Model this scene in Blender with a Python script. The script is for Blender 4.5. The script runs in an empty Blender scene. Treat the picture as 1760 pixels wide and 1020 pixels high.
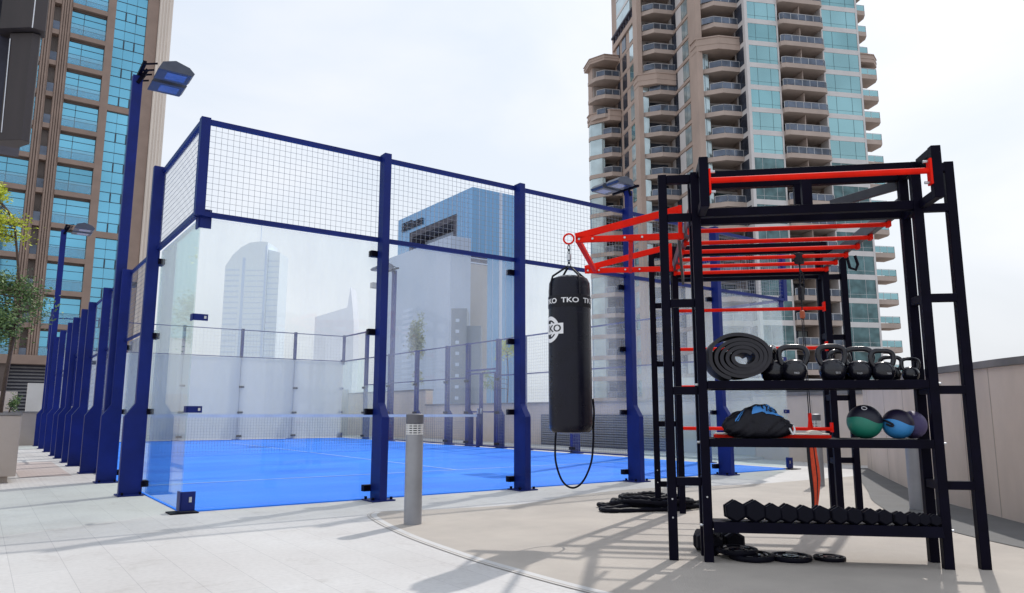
import bpy, math, random
from math import sin, cos, pi, radians as RD
from mathutils import Vector, Matrix
random.seed(7)
SC = bpy.context.scene
COL = SC.collection

# ------------------------------------------------------------------ materials
def nt(name):
    m = bpy.data.materials.new(name); m.use_nodes = True
    t = m.node_tree; t.nodes.clear()
    out = t.nodes.new('ShaderNodeOutputMaterial')
    return m, t, out
def N(t, typ, **kw):
    n = t.nodes.new(typ)
    for k, v in kw.items():
        if k in n.inputs: n.inputs[k].default_value = v
        else: setattr(n, k, v)
    return n
def c4(c): return (c[0], c[1], c[2], 1)
def mat(name, col, rough=.6, metal=0, var=.12, scale=3, bump=0, bscale=60, spec=.5, coat=0, dirt=None, stretch=(1,1,1)):
    m, t, out = nt(name)
    b = N(t, 'ShaderNodeBsdfPrincipled'); t.links.new(b.outputs[0], out.inputs[0])
    b.inputs['Roughness'].default_value = rough; b.inputs['Metallic'].default_value = metal
    b.inputs['Specular IOR Level'].default_value = spec; b.inputs['Coat Weight'].default_value = coat
    tc = N(t, 'ShaderNodeTexCoord'); mp = N(t, 'ShaderNodeMapping'); mp.inputs['Scale'].default_value = stretch
    t.links.new(tc.outputs['Object'], mp.inputs[0])
    n = N(t, 'ShaderNodeTexNoise', Scale=scale, Detail=6, Roughness=.6); t.links.new(mp.outputs[0], n.inputs['Vector'])
    r = N(t, 'ShaderNodeValToRGB'); t.links.new(n.outputs[0], r.inputs[0])
    r.color_ramp.elements[0].position = .3; r.color_ramp.elements[1].position = .7
    r.color_ramp.elements[0].color = c4([x*(1-var) for x in col])
    r.color_ramp.elements[1].color = c4([min(1, x*(1+var)) for x in col])
    if dirt:
        e = r.color_ramp.elements.new(.36); e.color = c4(dirt)
        r.color_ramp.elements[0].position = .28
    t.links.new(r.outputs[0], b.inputs['Base Color'])
    mr = N(t, 'ShaderNodeMapRange'); mr.inputs['To Min'].default_value = max(.02, rough-.08); mr.inputs['To Max'].default_value = min(1, rough+.1)
    t.links.new(n.outputs[0], mr.inputs[0]); t.links.new(mr.outputs[0], b.inputs['Roughness'])
    if bump:
        n2 = N(t, 'ShaderNodeTexNoise', Scale=bscale, Detail=3); t.links.new(tc.outputs['Object'], n2.inputs['Vector'])
        bp = N(t, 'ShaderNodeBump', Strength=bump, Distance=.01); t.links.new(n2.outputs[0], bp.inputs['Height'])
        t.links.new(bp.outputs[0], b.inputs['Normal'])
    return m

def glass_mat(name, tint, haze, hazecol, refl=1.0, base_refl=.05, streak=.5, grad=False):
    """thin glass panel: tinted see-through, mirror-like at grazing angles, a painted pale haze"""
    m, t, out = nt(name)
    tr = N(t, 'ShaderNodeBsdfTransparent'); tr.inputs[0].default_value = c4(tint)
    gl = N(t, 'ShaderNodeBsdfGlossy'); gl.inputs['Roughness'].default_value = .01
    gl.inputs[0].default_value = (.95, .98, 1, 1)
    df = N(t, 'ShaderNodeBsdfDiffuse'); df.inputs[0].default_value = c4(hazecol)
    tl = N(t, 'ShaderNodeBsdfTranslucent'); tl.inputs[0].default_value = c4(hazecol)
    dm = N(t, 'ShaderNodeMixShader'); dm.inputs[0].default_value = .5
    t.links.new(df.outputs[0], dm.inputs[1]); t.links.new(tl.outputs[0], dm.inputs[2])
    tc = N(t, 'ShaderNodeTexCoord'); mp = N(t, 'ShaderNodeMapping'); mp.inputs['Scale'].default_value = (2.2, 2.2, .5)
    t.links.new(tc.outputs['Object'], mp.inputs[0])
    n = N(t, 'ShaderNodeTexNoise', Scale=1.3, Detail=5); t.links.new(mp.outputs[0], n.inputs['Vector'])
    mr = N(t, 'ShaderNodeMapRange'); t.links.new(n.outputs[0], mr.inputs[0])
    mr.inputs['From Min'].default_value = .3; mr.inputs['From Max'].default_value = .7
    mr.inputs['To Min'].default_value = haze*(1-streak); mr.inputs['To Max'].default_value = haze*(1+streak)
    hz = mr.outputs[0]
    if grad:   # painted haze, stronger higher up, in place of sky mirrored in the panels
        sp = N(t, 'ShaderNodeSeparateXYZ'); t.links.new(tc.outputs['Object'], sp.inputs[0])
        g = N(t, 'ShaderNodeMapRange'); t.links.new(sp.outputs['Z'], g.inputs[0])
        g.inputs['From Min'].default_value = .5; g.inputs['From Max'].default_value = 1.3; g.inputs['To Min'].default_value = .12; g.inputs['To Max'].default_value = 1.35
        g.interpolation_type = 'SMOOTHSTEP'
        mu = N(t, 'ShaderNodeMath', operation='MULTIPLY'); t.links.new(hz, mu.inputs[0]); t.links.new(g.outputs[0], mu.inputs[1]); hz = mu.outputs[0]
    m1 = N(t, 'ShaderNodeMixShader'); t.links.new(hz, m1.inputs[0])
    t.links.new(tr.outputs[0], m1.inputs[1]); t.links.new(dm.outputs[0], m1.inputs[2])
    lw_ = N(t, 'ShaderNodeLayerWeight', Blend=.5); fr = N(t, 'ShaderNodeMath', operation='POWER'); fr.inputs[1].default_value = 4.5
    t.links.new(lw_.outputs['Facing'], fr.inputs[0])
    ml = N(t, 'ShaderNodeMath', operation='MULTIPLY_ADD'); ml.inputs[1].default_value = refl; ml.inputs[2].default_value = base_refl
    ml.use_clamp = True
    t.links.new(fr.outputs[0], ml.inputs[0])
    m2 = N(t, 'ShaderNodeMixShader'); t.links.new(ml.outputs[0], m2.inputs[0])
    t.links.new(m1.outputs[0], m2.inputs[1]); t.links.new(gl.outputs[0], m2.inputs[2])
    t.links.new(m2.outputs[0], out.inputs[0])
    return m

def window_mat(name, col, metal=.75, rough=.06, var=.25, scale=.35):
    """building glazing: reflective, each pane a little different"""
    m, t, out = nt(name)
    b = N(t, 'ShaderNodeBsdfPrincipled'); t.links.new(b.outputs[0], out.inputs[0])
    b.inputs['Metallic'].default_value = metal; b.inputs['Roughness'].default_value = rough
    g = N(t, 'ShaderNodeTexCoord'); oi = N(t, 'ShaderNodeObjectInfo')
    n = N(t, 'ShaderNodeTexNoise', Scale=scale, Detail=2); t.links.new(g.outputs['Object'], n.inputs['Vector'])
    ad = N(t, 'ShaderNodeMath', operation='ADD'); t.links.new(n.outputs[0], ad.inputs[0])
    mm = N(t, 'ShaderNodeMath', operation='MULTIPLY_ADD'); t.links.new(oi.outputs['Random'], mm.inputs[0]); mm.inputs[1].default_value = .3; mm.inputs[2].default_value = -.15
    t.links.new(mm.outputs[0], ad.inputs[1])
    r = N(t, 'ShaderNodeValToRGB'); t.links.new(ad.outputs[0], r.inputs[0])
    r.color_ramp.elements[0].position = .25; r.color_ramp.elements[1].position = .75
    r.color_ramp.elements[0].color = c4([x*(1-var) for x in col]); r.color_ramp.elements[1].color = c4([min(1, x*(1+var)) for x in col])
    t.links.new(r.outputs[0], b.inputs['Base Color'])
    return m

M = {}
M['black'] = mat('rig_black_paint', (.0034,.0028,.010), .50, 0, .3, 9, .05, 220, spec=.07)
M['rubber'] = mat('black_rubber', (.004,.004,.010), .5, 0, .3, 12, .12, 160, spec=.12)
M['gloss'] = mat('black_gloss_enamel', (.006,.006,.012), .22, 0, .2, 12, .04, 60, spec=.5, coat=.15)
M['red'] = mat('red_paint', (.82,.016,.006), .62, 0, .14, 8, .03, 120, spec=.1)
M['navy'] = mat('navy_blue_paint', (.006,.017,.150), .42, 0, .22, 2.5, .04, 90, spec=.22)
M['white'] = mat('white_print', (.8,.8,.82), .5, 0, .05)
M['steel'] = mat('zinc_steel', (.55,.56,.58), .3, .9, .15, 20)
M['bollard'] = mat('grey_bollard_paint', (.30,.305,.33), .42, .35, .1, 4, .03, 80)
M['bollard_head'] = mat('dark_bollard_head', (.12,.12,.14), .45, .3, .1, 4)
M['lens'] = mat('white_diffuser', (.75,.75,.75), .3, 0, .05)
M['stone'] = mat('brown_stone', (.31,.225,.185), .8, 0, .13, .6, .2, 4)
M['stone_d'] = mat('dark_brown_stone', (.13,.10,.09), .8, 0, .2, .8)
M['cream'] = mat('cream_stone', (.78,.69,.61), .8, 0, .1, .5, stretch=(3,3,.15))
M['tower'] = mat('pinkish_brown_render', (.45,.345,.29), .85, 0, .12, .35, stretch=(1,1,.5))
M['tower_soffit'] = mat('balcony_render', (.47,.38,.33), .85, 0, .12, .5)
M['band'] = mat('pale_grey_cladding', (.66,.63,.62), .7, 0, .08, .4)
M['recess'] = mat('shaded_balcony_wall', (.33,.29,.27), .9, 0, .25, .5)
M['glass_cyan'] = window_mat('cyan_reflective_glass', (.17,.47,.64), .8, .05, .2, .12)
M['glass_teal'] = window_mat('teal_reflective_glass', (.27,.47,.50), .75, .08, .15, .15)
M['glass_teal2'] = window_mat('deep_teal_glass', (.22,.41,.44), .75, .08, .2, .2)
M['glass_pale'] = window_mat('pale_curtained_glass', (.50,.60,.62), .5, .15, .2, .5)
M['glass_dark'] = window_mat('dark_window_glass', (.05,.06,.085), .3, .08, .5, .6)
M['glass_green'] = window_mat('dark_green_window_glass', (.09,.16,.17), .5, .08, .5, .8)
M['rail'] = window_mat('balcony_rail_glass', (.10,.12,.16), .5, .1, .4, .8)
M['mullion'] = mat('dark_mullion', (.05,.07,.09), .5, .3)
M['mullion_t'] = mat('teal_grey_mullion', (.10,.17,.19), .5, .3)
M['mullion_l'] = mat('light_metal_rail', (.55,.55,.56), .5, .3)

M['beige'] = mat('beige_parapet_render', (.65,.54,.465), .85, 0, .11, 1.6, .12, 30, stretch=(1,1,.45))
M['coping'] = mat('grey_coping', (.20,.185,.18), .7, 0, .25, 2)
M['planter'] = mat('planter_render', (.42,.35,.305), .8, 0, .1, 1.2, .1, 40)
M['louvre'] = mat('grey_louvre_metal', (.20,.20,.215), .5, .3, .15, 3)
M['white_wall'] = mat('pale_grey_wall', (.56,.55,.545), .8, 0, .1, 1)

M['leaf'] = mat('green_leaves', (.14,.22,.07), .6, 0, .5, 5)
M['leaf_y'] = mat('yellow_green_leaves', (.52,.56,.04), .6, 0, .35, 5)
M['leaf_p'] = mat('pale_grey_green_leaves', (.34,.38,.26), .7, 0, .3, 5)
M['bark'] = mat('brown_bark', (.09,.06,.045), .9, 0, .3, 20, .3, 60)
M['soil'] = mat('planter_soil', (.05,.035,.025), .95, 0, .4, 10)
M['fin'] = mat('dark_brown_panel', (.058,.047,.047), .6, .1, .18, .5, stretch=(3,3,.3))
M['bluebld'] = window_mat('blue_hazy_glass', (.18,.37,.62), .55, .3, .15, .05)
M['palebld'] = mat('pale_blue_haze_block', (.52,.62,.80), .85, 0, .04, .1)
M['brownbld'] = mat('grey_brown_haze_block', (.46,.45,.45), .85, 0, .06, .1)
M['dkbld'] = mat('dark_loggia', (.07,.07,.10), .7, 0, .3, 1)
M['midblk'] = mat('slate_block', (.22,.26,.32), .8, 0, .08, .3)
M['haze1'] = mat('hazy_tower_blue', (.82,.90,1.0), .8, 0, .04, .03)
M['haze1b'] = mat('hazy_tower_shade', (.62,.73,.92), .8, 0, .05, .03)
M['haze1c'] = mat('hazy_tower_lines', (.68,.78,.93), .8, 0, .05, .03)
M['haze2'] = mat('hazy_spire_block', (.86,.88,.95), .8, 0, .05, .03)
M['orange'] = mat('orange_red_fabric', (.75,.07,.02), .7, 0, .2, 30, .2, 200)
M['ball_or'] = mat('orange_grip', (.45,.10,.04), .6)
M['blue_fab'] = mat('bright_blue_print', (.05,.24,.62), .6, 0, .1, 20)
M['bagfab'] = mat('black_nylon', (.008,.008,.014), .55, 0, .3, 20, .35, 120, spec=.3)
M['vinyl'] = mat('black_vinyl', (.004,.004,.013), .27, 0, .25, 5, .14, 9, spec=.3)
M['cushion'] = mat('cream_pad', (.75,.68,.6), .6)
M['tape'] = mat('white_net_tape', (.62,.66,.70), .7)
M['netc'] = mat('dark_net_cord', (.03,.06,.16), .8)
M['wire'] = mat('galvanised_wire', (.30,.31,.34), .5, .5)
M['rigrail'] = mat('grey_black_rail', (.05,.05,.06), .4, .3, .2, 8)
M['matrub'] = mat('black_foam_mat', (.006,.0055,.010), .55, 0, .25, 14, .15, 120)
M['flood'] = mat('slate_housing', (.03,.034,.05), .4, .3, .15, 8)
M['floodlens'] = mat('blue_grey_lens', (.10,.10,.10), .7, 0, .2, 4)
M['kb_mark'] = mat('grey_print', (.55,.55,.58), .4)

M['pane'] = glass_mat('court_glass', (.98,.995,.99), .095, (.97,.97,.96), .6, .02, .5, True)
M['pane_green'] = glass_mat('court_glass_green', (.91,.965,.95), .11, (.92,.95,.93), .7, .03, .5, True)
M['frost'] = glass_mat('frosted_court_glass', (.90,.92,.93), .78, (.86,.88,.86), .3, .02, .06)
M['lt_rail'] = glass_mat('pale_cyan_balcony_glass', (.86,.95,.98), .12, (.5,.65,.72), .5, .05, .3)
M['railglass'] = glass_mat('clear_balcony_glass', (.55,.78,.78), .12, (.3,.5,.5), 1.0, .1, .3)

def turf_mat():
    m, t, out = nt('blue_artificial_turf')
    b = N(t, 'ShaderNodeBsdfPrincipled'); t.links.new(b.outputs[0], out.inputs[0])
    b.inputs['Roughness'].default_value = .75; b.inputs['Specular IOR Level'].default_value = .25
    tc = N(t, 'ShaderNodeTexCoord'); mp = N(t, 'ShaderNodeMapping'); mp.inputs['Scale'].default_value = (.5, 1.4, 1); mp.inputs['Rotation'].default_value = (0,0,.25)
    t.links.new(tc.outputs['Object'], mp.inputs[0])
    n = N(t, 'ShaderNodeTexNoise', Scale=.9, Detail=4, Distortion=.6); t.links.new(mp.outputs[0], n.inputs['Vector'])
    n2 = N(t, 'ShaderNodeTexNoise', Scale=160, Detail=2); t.links.new(tc.outputs['Object'], n2.inputs['Vector'])
    a = N(t, 'ShaderNodeMath', operation='MULTIPLY_ADD'); a.inputs[1].default_value = .25; t.links.new(n2.outputs[0], a.inputs[0]); t.links.new(n.outputs[0], a.inputs[2])
    r = N(t, 'ShaderNodeValToRGB'); t.links.new(a.outputs[0], r.inputs[0])
    r.color_ramp.elements[0].position = .42; r.color_ramp.elements[0].color = (.014,.17,.80,1)
    r.color_ramp.elements[1].position = .78; r.color_ramp.elements[1].color = (.030,.25,.98,1)
    n4 = N(t, 'ShaderNodeTexNoise', Scale=2.6, Detail=8, Roughness=.7, Distortion=1.2); t.links.new(mp.outputs[0], n4.inputs['Vector'])
    r4 = N(t, 'ShaderNodeValToRGB'); t.links.new(n4.outputs[0], r4.inputs[0]); r4.color_ramp.elements[0].position = .54; r4.color_ramp.elements[0].color = (0,0,0,1); r4.color_ramp.elements[1].position = .80; r4.color_ramp.elements[1].color = (.35,.35,.35,1)
    mxs = N(t, 'ShaderNodeMix', data_type='RGBA'); t.links.new(r4.outputs[0], mxs.inputs[0]); t.links.new(r.outputs[0], mxs.inputs[6]); mxs.inputs[7].default_value = (.12,.34,.80,1)
    t.links.new(mxs.outputs[2], b.inputs['Base Color'])
    bp = N(t, 'ShaderNodeBump', Strength=.25, Distance=.01); t.links.new(n2.outputs[0], bp.inputs['Height']); t.links.new(bp.outputs[0], b.inputs['Normal'])
    return m
M['court'] = turf_mat()

def paving_mat():
    m, t, out = nt('pale_grey_paving')
    b = N(t, 'ShaderNodeBsdfPrincipled'); t.links.new(b.outputs[0], out.inputs[0]); b.inputs['Roughness'].default_value = .6
    b.inputs['Specular IOR Level'].default_value = .35
    tc = N(t, 'ShaderNodeTexCoord'); mp = N(t, 'ShaderNodeMapping'); mp.inputs['Rotation'].default_value = (0,0,pi/2)
    t.links.new(tc.outputs['Object'], mp.inputs[0])
    br = N(t, 'ShaderNodeTexBrick'); t.links.new(mp.outputs[0], br.inputs['Vector'])
    br.offset = .5; br.inputs['Scale'].default_value = 1; br.inputs['Brick Width'].default_value = 2.4; br.inputs['Row Height'].default_value = .29
    br.inputs['Mortar Size'].default_value = .0022; br.inputs['Mortar Smooth'].default_value = .3; br.inputs['Bias'].default_value = -.3
    br.inputs['Color1'].default_value = (.63,.618,.605,1); br.inputs['Color2'].default_value = (.60,.588,.575,1); br.inputs['Mortar'].default_value = (.47,.46,.46,1)
    n = N(t, 'ShaderNodeTexNoise', Scale=.45, Detail=7, Roughness=.65); t.links.new(tc.outputs['Object'], n.inputs['Vector'])
    r = N(t, 'ShaderNodeValToRGB'); t.links.new(n.outputs[0], r.inputs[0])
    r.color_ramp.elements[0].position = .35; r.color_ramp.elements[0].color = (.86,.84,.83,1)
    r.color_ramp.elements[1].position = .65; r.color_ramp.elements[1].color = (1,1,1,1)
    mx = N(t, 'ShaderNodeMix', data_type='RGBA', blend_type='MULTIPLY'); mx.inputs[0].default_value = 1
    t.links.new(br.outputs[0], mx.inputs[6]); t.links.new(r.outputs[0], mx.inputs[7])
    n5 = N(t, 'ShaderNodeTexNoise', Scale=1.7, Detail=9, Roughness=.75, Distortion=.8); t.links.new(tc.outputs['Object'], n5.inputs['Vector'])
    r5 = N(t, 'ShaderNodeValToRGB'); t.links.new(n5.outputs[0], r5.inputs[0]); r5.color_ramp.elements[0].position = .30; r5.color_ramp.elements[0].color = (.80,.78,.76,1); r5.color_ramp.elements[1].position = .45
    m5 = N(t, 'ShaderNodeMix', data_type='RGBA', blend_type='MULTIPLY'); m5.inputs[0].default_value = 1
    t.links.new(mx.outputs[2], m5.inputs[6]); t.links.new(r5.outputs[0], m5.inputs[7]); mx = m5
    n3 = N(t, 'ShaderNodeTexNoise', Scale=30, Detail=5); t.links.new(tc.outputs['Object'], n3.inputs['Vector'])
    r3 = N(t, 'ShaderNodeValToRGB'); t.links.new(n3.outputs[0], r3.inputs[0]); r3.color_ramp.elements[0].color = (.93,.93,.93,1); r3.color_ramp.elements[0].position=.35; r3.color_ramp.elements[1].position=.6
    mx2 = N(t, 'ShaderNodeMix', data_type='RGBA', blend_type='MULTIPLY'); mx2.inputs[0].default_value = 1
    t.links.new(mx.outputs[2], mx2.inputs[6]); t.links.new(r3.outputs[0], mx2.inputs[7])
    t.links.new(mx2.outputs[2], b.inputs['Base Color'])
    bp = N(t, 'ShaderNodeBump', Strength=.15, Distance=.004); t.links.new(br.outputs['Fac'], bp.inputs['Height']); bp.invert = True; t.links.new(bp.outputs[0], b.inputs['Normal'])
    return m
M['paving'] = paving_mat()
M['rubberfloor'] = mat('beige_rubber_floor', (.47,.425,.375), .8, 0, .05, 1.3, .3, 140, dirt=(.40,.36,.32))
M['joint'] = mat('sealant_joint', (.44,.37,.325), .9)
M['dark_strip'] = mat('dark_grey_floor', (.13,.13,.13), .8, 0, .15, 3)
M['border'] = mat('pale_border_stone', (.56,.55,.54), .7, 0, .06, 2)
M['pink'] = mat('pinkish_paving', (.47,.40,.375), .75, 0, .07, 2)
M['far_ground'] = mat('distant_ground', (.33,.32,.31), .9, 0, .15, .02)
M['line'] = mat('faded_white_line', (.30,.48,.80), .7, 0, .2, 2)

# ------------------------------------------------------------------ mesh builder
class MB:
    def __init__(s): s.v = []; s.f = []
    def add(s, vs, fs):
        k = len(s.v); s.v += [tuple(v) for v in vs]; s.f += [tuple(i+k for i in f) for f in fs]; return s
    def box(s, x0,x1,y0,y1,z0,z1):
        x0,x1 = min(x0,x1),max(x0,x1); y0,y1=min(y0,y1),max(y0,y1); z0,z1=min(z0,z1),max(z0,z1)
        return s.add([(x0,y0,z0),(x1,y0,z0),(x1,y1,z0),(x0,y1,z0),(x0,y0,z1),(x1,y0,z1),(x1,y1,z1),(x0,y1,z1)],
            [(0,3,2,1),(4,5,6,7),(0,1,5,4),(1,2,6,5),(2,3,7,6),(3,0,4,7)])
    def bar(s, p, q, w, h, up=(0,0,1)):
        p, q = Vector(p), Vector(q); d = (q-p).normalized(); u = Vector(up)
        if abs(d.dot(u)) > .99: u = Vector((0,1,0))
        r = d.cross(u).normalized(); u = r.cross(d)
        vs = []
        for e in (p, q):
            for a, b in ((-1,-1),(1,-1),(1,1),(-1,1)): vs.append(e + r*a*w/2 + u*b*h/2)
        return s.add(vs, [(0,1,2,3)[::-1],(4,5,6,7),(0,1,5,4)[::1],(1,2,6,5),(2,3,7,6),(3,0,4,7)])
    def prism(s, poly, z0, z1, axis='z'):
        n = len(poly)
        def P(a, b, c): return (a,b,c) if axis == 'z' else ((a,c,b) if axis == 'y' else (c,a,b))
        vs = [P(a,b,z0) for a,b in poly] + [P(a,b,z1) for a,b in poly]
        return s.add(vs, [tuple(range(n))[::-1], tuple(range(n,2*n))] + [(i,(i+1)%n,n+(i+1)%n,n+i) for i in range(n)])
    def tube(s, pts, r, n=8, closed=False, caps=True):
        pts = [Vector(p) for p in pts]; m = len(pts)
        rs = r if isinstance(r, (list, tuple)) else [r]*m
        rings = []; ref = None
        for i, p in enumerate(pts):
            if closed: d = pts[(i+1)%m]-pts[i-1]
            else: d = pts[min(i+1,m-1)]-pts[max(i-1,0)]
            d.normalize()
            if ref is None: ref = Vector((0,0,1)) if abs(d.z) < .9 else Vector((1,0,0))
            a = (ref - d*ref.dot(d)).normalized(); ref = a; b = d.cross(a)
            rings.append([p + (a*cos(2*pi*k/n)+b*sin(2*pi*k/n))*rs[i] for k in range(n)])
        vs = [v for g in rings for v in g]; fs = []
        for i in range(m if closed else m-1):
            j = (i+1)%m
            for k in range(n): fs.append((i*n+k, i*n+(k+1)%n, j*n+(k+1)%n, j*n+k))
        if not closed and caps: fs += [tuple(range(n))[::-1], tuple((m-1)*n+k for k in range(n))]
        return s.add(vs, fs)
    def lathe(s, prof, n=24, c=(0,0,0), axis='z'):
        vs = []
        for r, z in prof:
            for k in range(n):
                a = 2*pi*k/n; x, y = r*cos(a), r*sin(a)
                if axis == 'z': v = (c[0]+x, c[1]+y, c[2]+z)
                elif axis == 'y': v = (c[0]+x, c[1]+z, c[2]+y)
                else: v = (c[0]+z, c[1]+x, c[2]+y)
                vs.append(v)
        fs = []; m = len(prof)
        for i in range(m-1):
            for k in range(n): fs.append((i*n+k, i*n+(k+1)%n, (i+1)*n+(k+1)%n, (i+1)*n+k))
        fs += [tuple(range(n))[::-1], tuple((m-1)*n+k for k in range(n))]
        return s.add(vs, fs)
    def build(s, name, m, parent=None, smooth=False, bevel=0, label=None, kind=None, loc=None):
        me = bpy.data.meshes.new(name); me.from_pydata(s.v, [], s.f); me.materials.append(m if not isinstance(m, str) else M[m])
        import bmesh
        bm = bmesh.new(); bm.from_mesh(me); bmesh.ops.recalc_face_normals(bm, faces=bm.faces); bm.to_mesh(me); bm.free()
        if smooth:
            for p in me.polygons: p.use_smooth = True
            try: me.set_sharp_from_angle(angle=RD(40))
            except Exception: pass
        o = bpy.data.objects.new(name, me); COL.objects.link(o)
        if parent is not None: o.parent = parent
        if bevel:
            b = o.modifiers.new('bevel', 'BEVEL'); b.width = bevel; b.segments = 2; b.limit_method = 'ANGLE'
        if label: o['label'] = label
        if kind: o['kind'] = kind
        if loc: o.location = loc
        return o
def thing(name, label, cat, loc=(0,0,0), rz=0, group=None):
    o = bpy.data.objects.new(name, None); COL.objects.link(o); o.location = loc; o.rotation_euler = (0,0,rz)
    o.empty_display_size = .1
    o['label'] = label; o['category'] = cat
    if group: o['group'] = group
    return o
def tag(o, label, cat, group=None):
    o['label'] = label; o['category'] = cat
    if group: o['group'] = group
    return o
def dup(root, loc, rz=0, label=None, group=None, scale=None):
    def cp(o, par):
        c = o.copy(); COL.objects.link(c)
        if par is not None: c.parent = par
        for ch in list(o.children): cp(ch, c)
        return c
    r = cp(root, None); r.location = loc; r.rotation_euler = (0,0,rz)
    if label: r['label'] = label
    if group: r['group'] = group
    if scale: r.scale = (scale,)*3
    return r
def text_geo(txt, size, depth=.002):
    cu = bpy.data.curves.new('lettering', 'FONT'); cu.body = txt; cu.size = size; cu.align_x = 'CENTER'; cu.align_y = 'CENTER'; cu.extrude = depth; cu.offset = size*.02
    o = bpy.data.objects.new('lettering', cu); COL.objects.link(o)
    bpy.context.view_layer.update()
    me = o.evaluated_get(bpy.context.evaluated_depsgraph_get()).to_mesh()
    vs = [tuple(v.co) for v in me.vertices]; fs = [tuple(p.vertices) for p in me.polygons]
    bpy.data.objects.remove(o); bpy.data.curves.remove(cu)
    return vs, fs

# ------------------------------------------------------------------ camera
CAM = Vector((-1.7085, -7.9446, .9671)); YAW, PITCH, ROLL = .621, .1565, -.0011
cam_d = bpy.data.cameras.new('camera'); cam = bpy.data.objects.new('camera', cam_d); COL.objects.link(cam)
cam_d.sensor_width = 36; cam_d.lens = 36*1269.6/1760; cam_d.clip_start = .05; cam_d.clip_end = 8000
cam.location = CAM
cam.rotation_euler = (Matrix.Rotation(-YAW, 3, 'Z') @ Matrix.Rotation(pi/2+PITCH, 3, 'X') @ Matrix.Rotation(-ROLL, 3, 'Z')).to_euler()
SC.camera = cam

# ------------------------------------------------------------------ light
SUN_AZ, SUN_EL = RD(25), RD(48.5)
sd = bpy.data.lights.new('sun', 'SUN'); sun = bpy.data.objects.new('sun', sd); COL.objects.link(sun)
sd.energy = 2.5; sd.angle = RD(.9); sd.color = (1, .955, .90)
to_sun = Vector((cos(SUN_AZ)*cos(SUN_EL), sin(SUN_AZ)*cos(SUN_EL), sin(SUN_EL)))
sun.rotation_euler = to_sun.to_track_quat('Z', 'Y').to_euler(); sun.location = (20, 10, 30)
w = bpy.data.worlds.new('World'); SC.world = w; w.use_nodes = True
t = w.node_tree; t.nodes.clear()
wo = N(t, 'ShaderNodeOutputWorld'); bg = N(t, 'ShaderNodeBackground'); bg.inputs[1].default_value = .104
sky = N(t, 'ShaderNodeTexSky'); sky.sky_type = 'NISHITA'; sky.sun_disc = False
sky.sun_elevation = SUN_EL; sky.sun_rotation = pi/2 - SUN_AZ; sky.dust_density = 6; sky.air_density = 1.2; sky.ozone_density = 1
tc = N(t, 'ShaderNodeTexCoord')
# bright humid haze laid over the clear-sky model: thickest toward the horizon, torn into faint clouds higher up
sx = N(t, 'ShaderNodeSeparateXYZ'); t.links.new(tc.outputs['Generated'], sx.inputs[0])
hr = N(t, 'ShaderNodeValToRGB'); t.links.new(sx.outputs['Z'], hr.inputs[0])
hr.color_ramp.elements[0].position = .0; hr.color_ramp.elements[0].color = (7.3,7.6,7.9,1)
hr.color_ramp.elements[1].position = .6; hr.color_ramp.elements[1].color = (7.6,8.5,9.9,1)
e = hr.color_ramp.elements.new(.22); e.color = (8.2,8.9,9.8,1)
mp = N(t, 'ShaderNodeMapping'); mp.inputs['Scale'].default_value = (1.2,1.2,2.6); t.links.new(tc.outputs['Generated'], mp.inputs[0])
cn = N(t, 'ShaderNodeTexNoise', Scale=1.8, Detail=8, Roughness=.5, Distortion=.4); t.links.new(mp.outputs[0], cn.inputs['Vector'])
cr = N(t, 'ShaderNodeValToRGB'); t.links.new(cn.outputs[0], cr.inputs[0])
cr.color_ramp.elements[0].position = .42; cr.color_ramp.elements[0].color = (0,0,0,1); cr.color_ramp.elements[1].position = .66; cr.color_ramp.elements[1].color = (1,1,1,1)
cm = N(t, 'ShaderNodeMix', data_type='RGBA'); t.links.new(cr.outputs[0], cm.inputs[0]); t.links.new(hr.outputs[0], cm.inputs[6]); cm.inputs[7].default_value = (9.3,9.65,10.3,1)
fm = N(t, 'ShaderNodeMix', data_type='RGBA'); fm.inputs[0].default_value = .9
t.links.new(sky.outputs[0], fm.inputs[6]); t.links.new(cm.outputs[2], fm.inputs[7])
t.links.new(fm.outputs[2], bg.inputs[0]); t.links.new(bg.outputs[0], wo.inputs[0])
SC.view_settings.view_transform = 'Standard'; SC.view_settings.look = 'None'; SC.view_settings.exposure = 0; SC.view_settings.gamma = 1
SC.render.engine = 'CYCLES'
SC.cycles.transparent_max_bounces = 40; SC.cycles.max_bounces = 8; SC.cycles.diffuse_bounces = 3; SC.cycles.glossy_bounces = 3
SC.cycles.caustics_reflective = False; SC.cycles.caustics_refractive = False

# ------------------------------------------------------------------ setting: grounds
MB().add([(-4000,-4000,-.03),(4000,-4000,-.03),(4000,4000,-.03),(-4000,4000,-.03)], [(0,1,2,3)]).build('ground', 'far_ground', kind='structure')
MB().add([(-30,-30,0),(40,-30,0),(40,45,0),(-30,45,0)], [(0,1,2,3)]).build('paving', 'paving', kind='structure')
def cr_spline(P, k=8, closed=False):
    out = []; n = len(P)
    for i in range(n if closed else n-1):
        p0, p1, p2, p3 = [Vector(P[j % n] if closed else P[max(0, min(n-1, j))]) for j in (i-1, i, i+1, i+2)]
        for s_ in range(k):
            t_ = s_/k
            out.append(.5*((2*p1)+(p2-p0)*t_+(2*p0-5*p1+4*p2-p3)*t_*t_+(3*p1-p0-3*p2+p3)*t_**3))
    if not closed: out.append(Vector(P[-1]))
    return out
arcL = [(1.55,-1.02,0),(1.36,-1.35,0),(1.15,-2.4,0),(1.06,-3.4,0),(1.05,-4.0,0),(1.1,-4.9,0),(1.35,-6.6,0),(2.0,-8.6,0),(3.0,-10.5,0)]
top = [(1.55,-1.02,0),(2.3,-1.25,0),(3.12,-1.36,0),(4.0,-1.1,0),(4.9,-.93,0),(5.8,-1.0,0),(7.1,-1.38,0),(9.4,-1.45,0),(12.0,-1.6,0)]
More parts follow.
